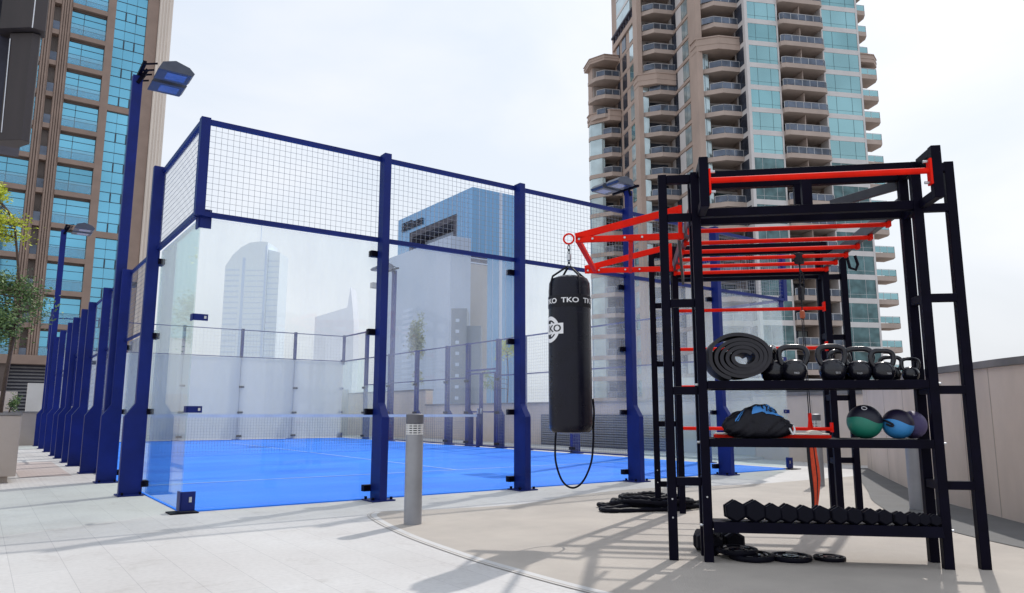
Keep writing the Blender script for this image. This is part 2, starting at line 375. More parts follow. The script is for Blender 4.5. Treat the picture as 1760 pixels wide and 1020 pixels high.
A1 = cr_spline(arcL); T1 = cr_spline(top)
poly = [(p.x,p.y) for p in T1] + [(12.0,-10.5)] + [(p.x,p.y) for p in A1[::-1]][:-1]
MB().add([(x,y,.004) for x,y in poly], [tuple(range(len(poly)))]).build('rubber_floor', 'rubberfloor', kind='structure')
b = MB()
for off, wd in ((-.09,.055),(-.02,.014)):
    vs = []
    for i, p in enumerate(A1):
        d = (A1[min(i+1,len(A1)-1)]-A1[max(i-1,0)]).normalized(); nrm = Vector((d.y,-d.x,0))*1
        vs += [p+nrm*(-off)+Vector((0,0,.006)) if False else Vector((p.x+nrm.x*off*-1*-1, p.y+nrm.y*off*-1*-1, .0045)), Vector((p.x+nrm.x*(off+wd), p.y+nrm.y*(off+wd), .0045))]
    b.add(vs, [(2*i,2*i+1,2*i+3,2*i+2) for i in range(len(A1)-1)])
b.build('floor_border', 'border', kind='structure')
MB().add([(-1.1,5.6,.004),(-.42,5.6,.004),(-.42,9.6,.004),(-1.1,9.6,.004)], [(0,1,2,3)]).build('pink_paving_panel', 'pink', kind='structure')
MB().box(0,10,0,20,-.02,.012).build('court_turf', 'court', kind='structure')
ln = MB()
for x0,x1,y0,y1 in ((.05,9.95,3.02,3.07),(.05,9.95,16.93,16.98),(4.975,5.025,3.07,9.9),(4.975,5.025,10.1,16.93)):
    ln.add([(x0,y0,.016),(x1,y0,.016),(x1,y1,.016),(x0,y1,.016)], [(0,1,2,3)])
ln.build('court_line_markings', 'line', kind='structure')

# ------------------------------------------------------------------ padel court cage
cage = thing('court_cage', 'navy steel and glass cage enclosing the blue padel court', 'court enclosure')
GAP = .012
def pane(x0,x1,y0,y1,z0,z1,m='pane'):
    return MB().box(x0,x1,y0,y1,z0,z1).build('glass_panel', m, cage)
def clamp(parent, p, ax, n=(0,-1)):
    pass
def post(x, y, ox, oy, H, lo=.25, up=.14, w=.09, pole=False):
    """navy post standing outside the glass; ox,oy = outward direction"""
    prof = [(.03,0),(.03+lo,0),(.03+lo,.92),(.03+up,1.08),(.03+up,H),(.03,H)]
    b = MB()
    vs = []
    tx, ty = -oy, ox
    for sgn in (-1, 1):
        for d, z in prof: vs.append((x+ox*d+tx*sgn*w/2, y+oy*d+ty*sgn*w/2, z))
    n = len(prof)
    b.add(vs, [tuple(range(n))[::-1], tuple(range(n,2*n))] + [(i,(i+1)%n,n+(i+1)%n,n+i) for i in range(n)])
    o = b.build('post', 'navy', cage, bevel=.005)
    bp = MB()
    def rb(b_, d0, d1, t0, t1, z0, z1):
        b_.add([(x+ox*d+tx*t_, y+oy*d+ty*t_, z) for z in (z0,z1) for d,t_ in ((d0,t0),(d1,t0),(d1,t1),(d0,t1))],
               [(0,1,2,3),(4,5,6,7),(0,1,5,4),(1,2,6,5),(2,3,7,6),(3,0,4,7)])
    rb(bp, .02, .05+lo, -.14, .14, .002, .016)
    bp.build('base_plate', 'navy', o)
    if y == 0 or (x == 0 and y <= 4):
        for t_ in (-.11,.11):
            for d in (.06, lo):
                bo = MB(); rb(bo, d-.012, d+.012, t_-.012, t_+.012, .016, .045); bo.build('anchor_bolt', 'black', o)
    for z in (.13,.98,1.9,2.83):
        if z > H-.1 or (y > 4 and z > 2): continue
        cl = MB(); bz = MB()
        rb(cl, -.035, .045, -.125, .06 if H > 3.5 else .02, z-.035, z+.035)
        rb(bz, .045, .052, -.105, -.09, z-.012, z+.012)
        cl.add(bz.v, bz.f).build('glass_clamp', 'black', o)
    return o
for e, (yy, oy) in enumerate(((0,-1),(20,1))):
    xs = [0,2.03,4.03,6.06,8.06,10]
    for i in range(5):
        g = M['pane'] if e == 0 else M['frost']
        y0, y1 = (yy-.006, yy+.006)
        x0, x1 = (2*i+GAP/2 if i else 0.0, 2*i+2-GAP/2)
        pane(x0+(.03 if i else 0), x1+(.03 if i < 4 else 0), y0, y1, .03, 2.97, g)
    for x in xs[1:-1]: post(x, yy, 0, oy, 4.05)
for xx, ox in ((0,-1),(10,1)):
    for y0, y1, z1 in ((0.012,2,2.97),(2,4,1.98),(16,18,1.98),(18,19.988,2.97)):
        pane(xx-.006, xx+.006, y0+GAP, y1-GAP, .03, z1, 'pane_green')
    for y in (2,4,6,8,9.2,10.8,12,14,16,18):
        post(xx, y, ox, 0, 4.05 if y in (2,18) else 3.04)
# top rails and wire mesh
def rail(p, q, w=.05): return MB().bar(p, q, w, w).build('rail', 'navy', cage)
def mesh_x(x0, x1, y, z0, z1, st=.0625, wr=.0028):
    b = MB(); n = round((x1-x0)/st)
    for i in range(1, n):
        x = x0+(x1-x0)*i/n; b.box(x-wr/2,x+wr/2,y-wr/2,y+wr/2,z0,z1)
    n = round((z1-z0)/st)
    for i in range(1, n):
        z = z0+(z1-z0)*i/n; b.box(x0,x1,y-wr/2-.003,y+wr/2-.003,z-wr/2,z+wr/2)
    return b.build('wire_mesh', 'wire', cage)
def mesh_y(x, y0, y1, z0, z1, st=.0625, wr=.0028):
    b = MB(); n = round((y1-y0)/st)
    for i in range(1, n):
        y = y0+(y1-y0)*i/n; b.box(x-wr/2,x+wr/2,y-wr/2,y+wr/2,z0,z1)
    n = round((z1-z0)/st)
    for i in range(1, n):
        z = z0+(z1-z0)*i/n; b.box(x-wr/2-.003,x+wr/2-.003,y0,y1,z-wr/2,z+wr/2)
    return b.build('wire_mesh', 'wire', cage)
for yy, s_ in ((-.045,1),(20.045,-1)):
    for i in range(5):
        x0, x1 = [0,2.03,4.03,6.06,8.06,10][i:i+2]
        w__ = .05 if yy < 1 else .03; rail((x0+.0,yy,3.0),(x1,yy,3.0),w__); rail((x0,yy,4.0),(x1,yy,4.0),w__)
        mesh_x(x0+.02, x1-.02, yy, 3.02, 3.98, .0625 if yy < 1 else .125)
for xx in (-.045,10.045):
    for y0, y1 in ((0,2),(18,20)):
        rail((xx,y0,3.0),(xx,y1,3.0)); rail((xx,y0,4.0),(xx,y1,4.0)); mesh_y(xx, y0+.02, y1-.02, 3.02, 3.98)
    rail((xx,2,3.0),(xx,18,3.0),.035)
    for y0, y1 in ((2,4),(16,18)): rail((xx,y0,2.0),(xx,y1,2.0),.03); mesh_y(xx, y0+.02, y1-.02, 2.0, 3.0)
    for y0, y1 in ((4,6),(6,8),(8,9.2),(10.8,12),(12,14),(14,16)):
        rail((xx,y0,2.0),(xx,y1,2.0),.03); rail((xx,y0,.05),(xx,y1,.05),.03); mesh_y(xx, y0, y1, .06, 3.0, .08 if y0 < 9 else .11)
    rail((xx,9.2,2.2),(xx,10.8,2.2),.05); mesh_y(xx, 9.2, 10.8, 2.2, 3.0, .1)
    g = MB()
    for y in (9.3,9.95,10.05,10.7): g.box(xx-.02,xx+.02,y-.02,y+.02,.03,2.12)
    for y0,y1 in ((9.3,9.95),(10.05,10.7)):
        for z in (.05,1.0,2.1): g.box(xx-.018,xx+.018,y0+.02,y1-.02,z-.02,z+.02)
    go = g.build('gate', 'navy', cage, label='double court gate in the long side of the cage')
    MB().box(xx-.07,xx-.03,9.9,9.94,.95,1.1).build('handle', 'steel', go); MB().box(xx-.07,xx-.03,10.06,10.1,.95,1.1).build('handle', 'steel', go)
# corner fittings
for cx, cy, ox, oy in ((0,0,-1,-1),(10,0,1,-1),(0,20,-1,1),(10,20,1,1)):
    b = MB().box(cx-ox*.02, cx+ox*.075, cy-oy*.02, cy+oy*.075, 2.98, 4.04)
    b.box(cx+ox*.012, cx-ox*.10, cy+oy*.012, cy+oy*.028, 2.86, 3.06)
    b.box(cx+ox*.012, cx+ox*.028, cy+oy*.012, cy-oy*.10, 2.86, 3.06)
    b.build('corner_post', 'navy', cage)
    for z, hz in ((1.0,.033),(1.93,.033)):
        c = MB().box(cx+ox*.012, cx-ox*.13, cy+oy*.008, cy+oy*.022, z-hz, z+hz).box(cx+ox*.008, cx+ox*.022, cy+oy*.022, cy-oy*.08, z-hz, z+hz).build('corner_clamp', 'navy', cage)
        MB().box(cx-ox*.09, cx-ox*.112, cy+oy*.022, cy+oy*.03, z-.014, z+.014).build('screw', 'steel', c)
    c = MB().box(cx+ox*.012, cx-ox*.12, cy+oy*.008, cy+oy*.03, .02, .20).box(cx+ox*.008, cx+ox*.024, cy+oy*.03, cy-oy*.1, .02, .20).build('corner_foot', 'navy', cage)
    MB().box(cx+ox*.12, cx-ox*.14, cy+oy*.12, cy-oy*.1, .002, .012).build('foot_plate', 'black', c)
    MB().box(cx-ox*.06, cx-ox*.085, cy+oy*.03, cy+oy*.04, .10, .15).build('screw', 'steel', c)

net = thing('court_net', 'low court net with white top tape across the blue court', 'net', (0,10,0))
for x in (.06, 9.94): MB().box(x-.04,x+.04,-.04,.04,.012,.95).build('net_post', 'navy', net)
b = MB()
for i in range(1, 150): x = .1+9.8*i/150; b.box(x-.0011,x+.0011,-.003,.003,.03,.86)
for i in range(1, 13): z = .03+.83*i/13; b.box(.1,9.9,-.009,-.005,z-.0011,z+.0011)
b.build('net_mesh', 'netc', net)
MB().box(.1,9.9,-.012,.012,.86,.93).build('tape', 'tape', net)

# floodlight poles
def flood(loc, rz, label):
    r = thing('floodlight_pole', label, 'floodlight', loc, rz, 'floodlight poles beside the court')
    MB().box(-.07,.07,-.07,.07,0,6.08).build('pole', 'navy', r, bevel=.01)
    b = MB(); b.bar((.02,-.5,6.12),(.02,.35,6.12),.05,.05); b.bar((.0,-.08,5.95),(.12,-.08,6.2),.03,.05); b.bar((.0,.08,5.95),(.12,.08,6.2),.03,.05)
    for y in (-.43,-.17,.02,.28): b.bar((.02,y,6.12),(.2,y,6.18),.03,.02)
    b.build('bracket', 'black', r)
    for y0 in (-.52,.0):
        prof = [(.20,6.07),(.26,6.20),(.44,6.26),(.64,6.20),(.72,6.12),(.68,6.07)]
        h = MB().prism([(x,z) for x,z in prof], y0, y0+.40, axis='y').build('floodlight', 'flood', r, bevel=.008)
        MB().add([(.34,y0+.06,6.068),(.62,y0+.06,6.068),(.62,y0+.32,6.068),(.34,y0+.32,6.068)], [(0,1,2,3)]).build('lens', 'floodlens', h, loc=(0,0,0))
    return r
M['flood'] = mat('slate_housing', (.07,.08,.11), .4, .3, .15, 8)
M['floodlens'] = mat('blue_grey_lens', (.14,.19,.36), .15, .2, .2, 4)
f1 = flood((-.17,4.13,0), 0, 'tall navy floodlight pole with twin lamps against the left tower')
dup(f1, (-.17,16.05,0), 0, 'farther navy floodlight pole low among the left court posts')
dup(f1, (10.17,4.0,0), pi, 'navy floodlight pole behind the right side of the court, lamps over the red arm')
dup(f1, (10.17,16.0,0), pi, 'distant floodlight pole seen through glass beside the pale building')

# ------------------------------------------------------------------ walls round the terrace
CW = cr_spline([(11.25,-.70,0),(9.3,-2.11,0),(7.76,-3.27,0),(7.01,-3.9,0),(6.45,-4.5,0),(5.86,-5.15,0),(5.35,-5.95,0),(5.05,-6.9,0),(5.0,-8.2,0),(5.2,-10,0)], 10)
def ribbon(P, thick, z0, z1, off=0):
    L, R_ = [], []
    for i, p in enumerate(P):
        d = (P[min(i+1,len(P)-1)]-P[max(i-1,0)]).normalized(); nrm = Vector((d.y,-d.x,0))   # right-hand side of travel
        L.append(p+nrm*(off)); R_.append(p+nrm*(off-thick))
    n = len(P); vs = [(q.x,q.y,z) for z in (z0,z1) for q in L+R_]; fs = []
    for i in range(n-1):
        fs += [(i,i+1,2*n+i+1,2*n+i),(n+i,n+i+1,3*n+i+1,3*n+i),(2*n+i,2*n+i+1,3*n+i+1,3*n+i),(i,i+1,n+i+1,n+i)]
    fs += [(0,n,3*n,2*n),(n-1,2*n-1,4*n-1,3*n-1)]
    return MB().add(vs, fs)
cwall = thing('curved_parapet', 'curved beige parapet wall with grey coping beside the training rig', 'wall')
ribbon(CW, .3, 0, 1.40).build('wall', 'beige', cwall, smooth=True)
ribbon(CW, .36, 1.402, 1.47, .03).build('coping', 'coping', cwall, smooth=True)
jt = MB()
for i in range(3, len(CW)-1, 7):
    p = CW[i]; d = (CW[i+1]-CW[i-1]).normalized(); nr = Vector((d.y,-d.x,0)); q = p+nr*.001
    MB().bar((q.x,q.y,.01),(q.x,q.y,1.40),.010,.004,up=(nr.x,nr.y,0)).build('panel_joint', 'joint', cwall)
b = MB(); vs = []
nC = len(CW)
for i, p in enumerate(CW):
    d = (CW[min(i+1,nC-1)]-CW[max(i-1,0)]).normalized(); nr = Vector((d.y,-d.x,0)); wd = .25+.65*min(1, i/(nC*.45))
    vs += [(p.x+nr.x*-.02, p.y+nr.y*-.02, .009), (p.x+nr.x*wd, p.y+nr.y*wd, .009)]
b.add(vs, [(2*i,2*i+1,2*i+3,2*i+2) for i in range(nC-1)]).build('dark_floor_strip', 'dark_strip', kind='structure')  # darker ground strip along the curved wall's foot, widening along its run
bw = thing('beige_parapet', 'straight beige parapet wall running behind the court', 'wall')
MB().box(12.0,12.3,-1.2,2.2,0,1.33).box(12.02,12.3,2.2,16.8,0,1.24).box(12.0,12.3,16.8,40,0,1.8).build('wall', 'beige', bw)
MB().box(11.96,12.34,-1.2,2.2,1.332,1.40).box(11.96,12.34,2.2,16.8,1.242,1.29).box(11.96,12.34,16.8,40,1.802,1.86).build('coping', 'coping', bw)
MB().box(11.985,12.0-.001,2.2,4.6,.0,.93).build('pale_panel', 'white_wall', bw, label='pale grey panel set in the parapet next to the louvres')
jt = MB()
for y in (-.6,.8,10.4,12.0,13.6,15.2): jt.box(11.997 if y < 2 else 12.017, 12.0 if y < 2 else 12.02, y-.006,y+.006,.0,1.23)
jt.build('panel_joint', 'joint', bw)
lv = MB()
for i in range(13): z = .12+.062*i; lv.bar((11.955,4.7,z),(11.955,9.6,z),.05,.035, up=(.5,0,1))
gr = MB().box(11.975,11.999,4.6,9.7,.05,.93).build('louvre_backing', 'dkbld', bw)
lv.build('louvre', 'louvre', bw)
MB().box(10.9,12.0,2.0,17,.0,.05).build('kerb', 'border', kind='structure')
MB().box(-.3,12,24,24.3,0,2.02).build('back_wall', 'white_wall').update_tag()
tag(bpy.data.objects['back_wall'], 'plain pale wall beyond the far end of the court', 'wall')

pl = thing('planter_box', 'near beige planter box with dark rim at the left edge', 'planter', (0,0,0))
MB().box(-5.2,-1.19,4.65,7.2,.09,.925).build('box', 'planter', pl, bevel=.01)
MB().box(-5.1,-1.28,4.75,7.1,0,.09).build('plinth', 'planter', pl)
MB().box(-5.21,-1.18,4.64,4.72,.927,.965).box(-1.26,-1.18,4.72,7.2,.927,.965).box(-5.2,-1.26,7.1,7.2,.927,.965).build('rim', 'coping', pl)
MB().box(-5.15,-1.27,4.73,7.1,.90,.94).build('soil', 'soil', pl)
lw = thing('low_wall', 'low beige wall with grey coping closing the walk beside the court', 'wall')
MB().box(-6,-.12,18.6,18.9,0,.96).build('wall', 'planter', lw); MB().box(-6,-.1,18.57,18.93,.962,1.0).build('coping', 'coping', lw)
tag(MB().box(-6,-.72,20.2,20.6,0,1.62).build('beige_block_wall', 'beige'), 'taller beige block wall behind the low wall at left', 'wall')

# ------------------------------------------------------------------ bollards
bl = thing('bollard_light', 'grey bollard light in front of the court glass', 'bollard', (1.495,-1.97,0), 0, 'grey bollard lights')
MB().lathe([(.078,.0),(.078,.775)], 28).build('body', 'bollard', bl, smooth=True)
MB().lathe([(.045,.775),(.045,.87)], 20).build('lamp', 'bollard_head', bl, smooth=True)
b = MB()
for z in (.783,.803,.823,.843,.863): b.lathe([(.052,z-.005),(.077,z-.005),(.077,z+.004),(.052,z+.004)], 28)
for k in range(10): a = k*pi/5+.2; b.box(.068*cos(a)-.004,.068*cos(a)+.004,.068*sin(a)-.004,.068*sin(a)+.004,.775,.87)
b.build('grille', 'lens', bl)
MB().lathe([(.078,.872),(.079,.952),(.06,.962)], 28).build('cap', 'bollard_head', bl, smooth=True)
dup(bl, (7.58,-2.05,0), .3, 'grey bollard light behind the rig beside the hanging red straps')
dup(bl, (6.17,-4.04,0), .8, 'grey bollard light behind the medicine balls near the curved wall')

# ------------------------------------------------------------------ training rig
TH = -.775; RO = (2.297,-4.578,0)
def RW(a, b, z): return (RO[0]+a*cos(TH)-b*sin(TH), RO[1]+a*sin(TH)+b*cos(TH), z)
W_, L_, S_, E_, H_ = 1.46, 2.62, .225, .225, 2.66
rig = thing('training_rig', 'black steel outdoor training rig with red bars and storage shelves', 'exercise rig', RO, TH)
T = .06
def up(a, b, z0=0, z1=H_):
    o = MB().box(a-T/2,a+T/2,b-T/2,b+T/2,z0,z1).build('upright', 'black', rig, bevel=.004)
    return o
def near_post(a, b):
    o = up(a, b)
    for z in ((.28,.40) if a < 0 else ((.42,) if (a == 0 and b == 0) else ())):
        MB().lathe([(.006,-.008),(.006,.0)], 8, (a,b-T/2,z), 'y').build('bolt', 'steel', o)
near_post(0,0); near_post(W_,0); near_post(-S_,.03); near_post(W_+S_,.03); near_post(0,E_); near_post(W_,E_)
near_post(0,L_); near_post(W_,L_); near_post(-S_,L_-.03); near_post(W_+S_,L_-.03); near_post(0,L_-E_); near_post(W_,L_-E_)
def beam(p, q, w=.05, h=.06, name='beam', m='black', bevel=.004): return MB().bar(p, q, w, h).build(name, m, rig, bevel=bevel)
RZ = (.515,1.12,1.725,2.34)
for b0, zz in ((.015, RZ), (L_-.015, (.26,.86,1.47,2.08))):
    for z in zz: beam((-S_+T/2,b0,z),(-T/2,b0,z), .045,.055, 'rung')
for b0 in (.015, L_-.015):
    for z in RZ: beam((W_+T/2,b0,z),(W_+S_-T/2,b0,z), .045,.055, 'rung')
    beam((-S_+T/2,b0,H_-.04),(-T/2,b0,H_-.04)); beam((W_+T/2,b0,H_-.04),(W_+S_-T/2,b0,H_-.04))
for a in (0, W_):
    for z in RZ+(H_-.04,):
        beam((a,T/2,z),(a,E_-T/2,z), .045,.055, 'rung'); beam((a,L_-E_+T/2,z),(a,L_-T/2,z), .045,.055, 'rung')
for b0 in (0, E_, L_-E_, L_):
    beam((T/2,b0,H_-.03),(W_-T/2,b0,H_-.03), .055,.06); beam((T/2,b0,2.36),(W_-T/2,b0,2.36), .055,.06)
for b0 in (0, E_): MB().box(.72,.785,b0-.025,b0+.025,2.39,H_-.06).build('short_post', 'black', rig)
# side rails carrying the monkey bars
for a, nm in ((0,'l'),(W_,'r')): beam((a,E_+T/2,2.44),(a,L_-E_-T/2,2.44), .05,.10, 'side_rail', 'rigrail')
for i, b0 in enumerate((.56,.98,1.32,1.66,2.0,2.33)):
    o = MB().tube([(.0,b0,2.37),(W_-.0,b0,2.37)], .0175, 12).build('monkey_bar', 'red', rig, smooth=True)
    MB().box(-.012,.012,b0-.03,b0+.03,2.35,2.43).box(W_-.012,W_+.012,b0-.03,b0+.03,2.35,2.43).build('bar_bracket', 'red', o)
# outer pull-up bar on two forward brackets
for a in (0, W_):
    bb = MB(); c = -.27
    sh = .03 if a else .035
    bb.box(a+sh-.03,a+sh+.03,c-.03,c+.03,2.33,2.675)
    bb.bar((a+sh,c+.03,2.645),(a+sh,-.031,2.645),.055,.055); bb.bar((a+sh,c+.03,2.36),(a+sh,-.031,2.36),.055,.055)
    o = bb.build('bar_bracket', 'black', rig, bevel=.004)
    sg = -1 if a else 1
    MB().box(a+sh+sg*.031,a+sh+sg*.044,c-.03,c+.03,2.42,2.59).build('mounting_plate', 'red', o)
    MB().lathe([(.01,0),(.01,sg*.03)], 8, (a+sh+sg*.044,c,2.435), 'x').build('bolt', 'steel', o); MB().lathe([(.01,0),(.01,sg*.03)], 8, (a+sh+sg*.044,c,2.575), 'x').build('bolt', 'steel', o)
MB().tube([(.06,-.27,2.515),(W_-.01,-.27,2.515)], .02, 14).build('pull_up_bar', 'red', rig, smooth=True)
# diagonal brace and hanging loop under the top frame
beam((W_-.02,E_+.02,2.58),(W_-.34,E_+.55,2.60), .03,.07, 'brace', 'rigrail')
MB().tube([(W_+.03,1.75,2.38),(W_+.05,1.75,2.27),(W_+.10,1.75,2.25),(W_+.12,1.75,2.3),(W_+.10,1.75,2.38)], .014, 8).build('side_handle', 'rubber', rig, smooth=True)
# far climbing bars
for z in (1.99,1.60,1.225,.82):
    o = MB().tube([(T/2,L_-E_-.02,z),(W_-T/2,L_-E_-.02,z)], .017, 12).build('climbing_bar', 'red', rig, smooth=True)
    MB().box(W_-.045,W_-.03,L_-E_-.06,L_-E_+.01,z-.03,z+.06).build('end_plate', 'red', o)
# bag arm: two red trusses and their cross tubes
arm = MB()
tipn = {}
for b0, aT in ((.73,-.90),(2.10,-.90)):
    arm.bar((-.03,b0,2.375),(aT,b0,2.375),.03,.05); arm.bar((-.05,b0,2.60),(aT,b0,2.40),.03,.055)
    arm.bar((-.055,b0,2.35),(-.055,b0,2.625),.06,.03, up=(1,0,0))
arm.bar((-.88,.73,2.375),(-.80,2.10,2.375),.04,.04); arm.bar((-.45,.73,2.36),(-.45,2.10,2.36),.035,.04)
ao = arm.build('bag_arm', 'red', rig, bevel=.003)
for b0 in (.73,2.10):
    for a in (-.87,-.76,-.50,-.36): MB().lathe([(.009,0),(.009,.012)], 8, (a,b0-.027,2.375), 'y').build('bolt', 'steel', ao)
MB().tube([(-.955+.042*cos(k*pi/8),.73,2.385+.042*sin(k*pi/8)) for k in range(16)], .008, 8, closed=True).build('hanging_ring', 'red', ao, smooth=True)
MB().bar((-.06,.85,2.40),(.0,1.35,2.12),.02,.09).build('gusset', 'rigrail', rig)
# shelves
def shelf(z, nm, b0=-.035, b1=.33, h=.055):
    return MB().box(T/2+.002,W_-T/2-.002,b0,b0+.03,z-h,z).box(T/2+.002,W_-T/2-.002,b1-.03,b1,z-h,z).box(T/2+.002,W_-T/2-.002,b0+.03,b1-.03,z-.012,z-.004).box(T/2+.002,T/2+.035,b0+.03,b1-.03,z-h,z-.012).box(W_-T/2-.035,W_-T/2-.002,b0+.03,b1-.03,z-h,z-.012).build('shelf', 'black', rig, bevel=.003)
shelf(1.185,'top'); shelf(.80,'mid')
x0_, x1_ = T/2+.002, W_-T/2-.002
MB().prism([(-.075,.20),(-.05,.265),(.27,.245),(.27,.18),(.24,.18),(.24,.232),(-.03,.25),(-.05,.20)], x0_, x1_, 'x').build('shelf', 'black', rig, bevel=.002, label='low sloping dumbbell shelf')
for z in (1.16,.775,.235):
    for a, sg in ((-T/2,-1),(W_+T/2,1)): MB().lathe([(.009,0),(.009,sg*.02)], 8, (a,0,z), 'x').build('bolt', 'steel', rig)

# ------------------------------------------------------------------ things on the shelves
mt = MB(); prof = []
turns = 4.6; nst = 230
def spir(tt, r0=.052, r1=.190):
    th = tt*turns*2*pi; r = r0+(r1-r0)*tt; sq = .80
    rr_ = r*(1+.03*tt*sin(2*th+.4)); x = rr_*1.12*cos(th+.6); z = rr_*sq*sin(th+.6)
    if tt > .72: z += .022*(tt-.72)/.28*max(0, -x/.2+.5)*(1 if z > 0 else 0)
    return Vector((x+.02*(1-tt), 0, z-.008*(1-tt)))
cen = Vector((.262, 0, 1.185+.163))
th_ = .0118
for i in range(nst+1):
    tt = i/nst; p = spir(tt); q = spir(min(1,tt+.002))-spir(max(0,tt-.002)); q.normalize(); nrm = Vector((-q.z,0,q.x))
    for y in (-.02,.33):
        for sg in (-1,1):
            v = cen+p+nrm*sg*th_; v.z = max(v.z, 1.187); mt.v.append((v.x, y+.004*sin(tt*40), v.z))
for i in range(nst):
    k = 4*i; n_ = 4*(i+1)
    mt.f += [(k,k+1,n_+1,n_),(k+2,k+3,n_+3,n_+2),(k,k+2,n_+2,n_),(k+1,k+3,n_+3,n_+1)]
mt.f += [(0,1,3,2),(4*nst,4*nst+1,4*nst+3,4*nst+2)]
mo = mt.build('rolled_mat', 'matrub', None, smooth=True) if False else None
M['matrub'] = mat('black_foam_mat', (.017,.016,.022), .62, 0, .25, 14, .15, 120)
mo = mt.build('rolled_mat', 'matrub'); mo.location = RO; mo.rotation_euler = (0,0,TH)
tag(mo, 'thick black exercise mat rolled up on the top shelf', 'exercise mat')

def kettlebell(label):
    """unit bell .24 m tall standing at the origin, handle across x"""
    r = thing('kettlebell', label, 'kettlebell', group='black kettlebells on the top shelf')
    MB().lathe([(.056,0),(.063,.004),(.079,.03),(.088,.065),(.085,.095),(.070,.125),(.048,.142),(.02,.148)], 28).build('body', 'gloss', r, smooth=True)
    P = cr_spline([(-.058,0,.10),(-.083,0,.135),(-.092,0,.175),(-.083,0,.212),(-.05,0,.230),(0,0,.233),(.05,0,.230),(.083,0,.212),(.092,0,.175),(.083,0,.135),(.058,0,.10)], 5)
    MB().tube(P, .0195, 12).build('handle', 'gloss', r, smooth=True)
    v, f = text_geo('TKO', .017, .001)
    b_ = MB()
    b_.add([(x, -(.083-.0+0*abs(x))+.5*x*x*10, .052+y) if False else (x, -math.sqrt(max(0,(.088**2)-x*x))-.002+z_*0, .05+y) for x, y, z_ in v], f)
    b_.build('mark', 'kb_mark', r)
    return r
kb = kettlebell('largest kettlebell, alone just right of the rolled mat')
kb.location = RW(.622,.10,1.185); kb.rotation_euler = (0,0,TH)
for a, b0, s_, dz, lb in ((.873,.10,1.0,.15,'kettlebell second to the right of the rolled mat'),
    (1.05,.12,.93,-.25,'third kettlebell from the mat, overlapping its left neighbour'),
    (1.195,.10,.86,.2,'fourth kettlebell from the mat, with an open round handle'),
    (1.368,.10,.62,.1,'smallest kettlebell at the right end of the top shelf'),
    (.50,.16,1.0,1.2,'kettlebell turned side-on, half hidden by the rolled mat'),
    (.965,.25,.9,.5,'kettlebell in the back row between the second and third front bells'),
    (1.30,.26,.72,-.3,'small kettlebell in the back row at the right end')):
    dup(kb, RW(a,b0,1.185), TH+dz, lb, None, s_)

# gym bag
def blob(nu=96, nv=56):
    vs = []; fs = []
    for j in range(nv+1):
        ph = pi*j/nv
        for i in range(nu):
            th = 2*pi*i/nu
            vs.append(bagpt(th, ph))
    for j in range(nv):
        for i in range(nu): fs.append((j*nu+i, j*nu+(i+1)%nu, (j+1)*nu+(i+1)%nu, (j+1)*nu+i))
    return vs, fs
def bagpt(th, ph, off=0):
    def se(v, e): return math.copysign(abs(v)**e, v)
    x = se(cos(th), .75)*se(sin(ph), .6); y = se(sin(th), .8)*se(sin(ph), .6); z = se(cos(ph), .85)
    h = .10*(1-.25*x) + .02*sin(x*3+1)
    if z > 0: h *= 1+.28*math.exp(-((x-.15)/.45)**2)-.25*max(0, -x-.4)-.5*max(0, x-.5)
    wr = 1+.03*sin(9*x+5*y)+.03*sin(17*x*y+4*z)+.024*sin(23*x-11*z)+.012*sin(41*x+19*y)
    o = 1+off/.12
    return (x*.222*wr*(1+off/.22), y*.12*wr*o, max(-.078, z*h*(1+off/.1)*wr if z > 0 else z*.085)+.08)
vs, fs = blob()
gb = thing('gym_bag', 'black drawstring gym bag with blue logo lying on the middle shelf', 'bag', RW(.36,.10,.80), TH)
MB().add(vs, fs).build('body', 'bagfab', gb, smooth=True)
def patch(name, u0, u1, v0, v1, m, off, nu=14, nv=8, mask=None):
    """a printed patch that follows the bag: u across (x), v from front up over the top"""
    vs, fs = [], []
    for j in range(nv+1):
        for i in range(nu+1):
            u = u0+(u1-u0)*i/nu; v = v0+(v1-v0)*j/nv
            # u in -1..1 along x, v in 0..1 from front edge to the crown
            th = -pi/2+u*1.15; ph = pi/2*(1-v*.75)
            vs.append(bagpt(th, ph, off))
    for j in range(nv):
        for i in range(nu): fs.append((j*(nu+1)+i, j*(nu+1)+i+1, (j+1)*(nu+1)+i+1, (j+1)*(nu+1)+i))
    return vs, fs
b = MB(); b.add(*patch('p', -.12,.62,.50,1.0,None,.004)); b.build('logo_panel', 'blue_fab', gb, smooth=True)
v, f = text_geo('TKO', .5, 0); xs = [p[0] for p in v]; ys = [p[1] for p in v]; wx = max(xs)-min(xs); wy = max(ys)-min(ys)
b = MB(); b.add([bagpt(-pi/2+(.25+p[0]/wx*.52)*1.15, pi/2*(1-(.74+p[1]/wy*.30)*.75), .008) for p in v], f); b.build('logo_letters', 'bagfab', gb)
b = MB()
for k in (0,1): b.add(*patch('s', -.62+.10*k,-.57+.10*k,.25,.95,None,.004,3,10))
b.build('stripe', 'blue_fab', gb)
MB().tube(cr_spline([(.19,-.03,.10),(.225,-.04,.09),(.235,-.05,.06),(.22,-.07,.03),(.20,-.06,.07)],5), .006, 8).build('drawstring', 'white', gb, smooth=True)
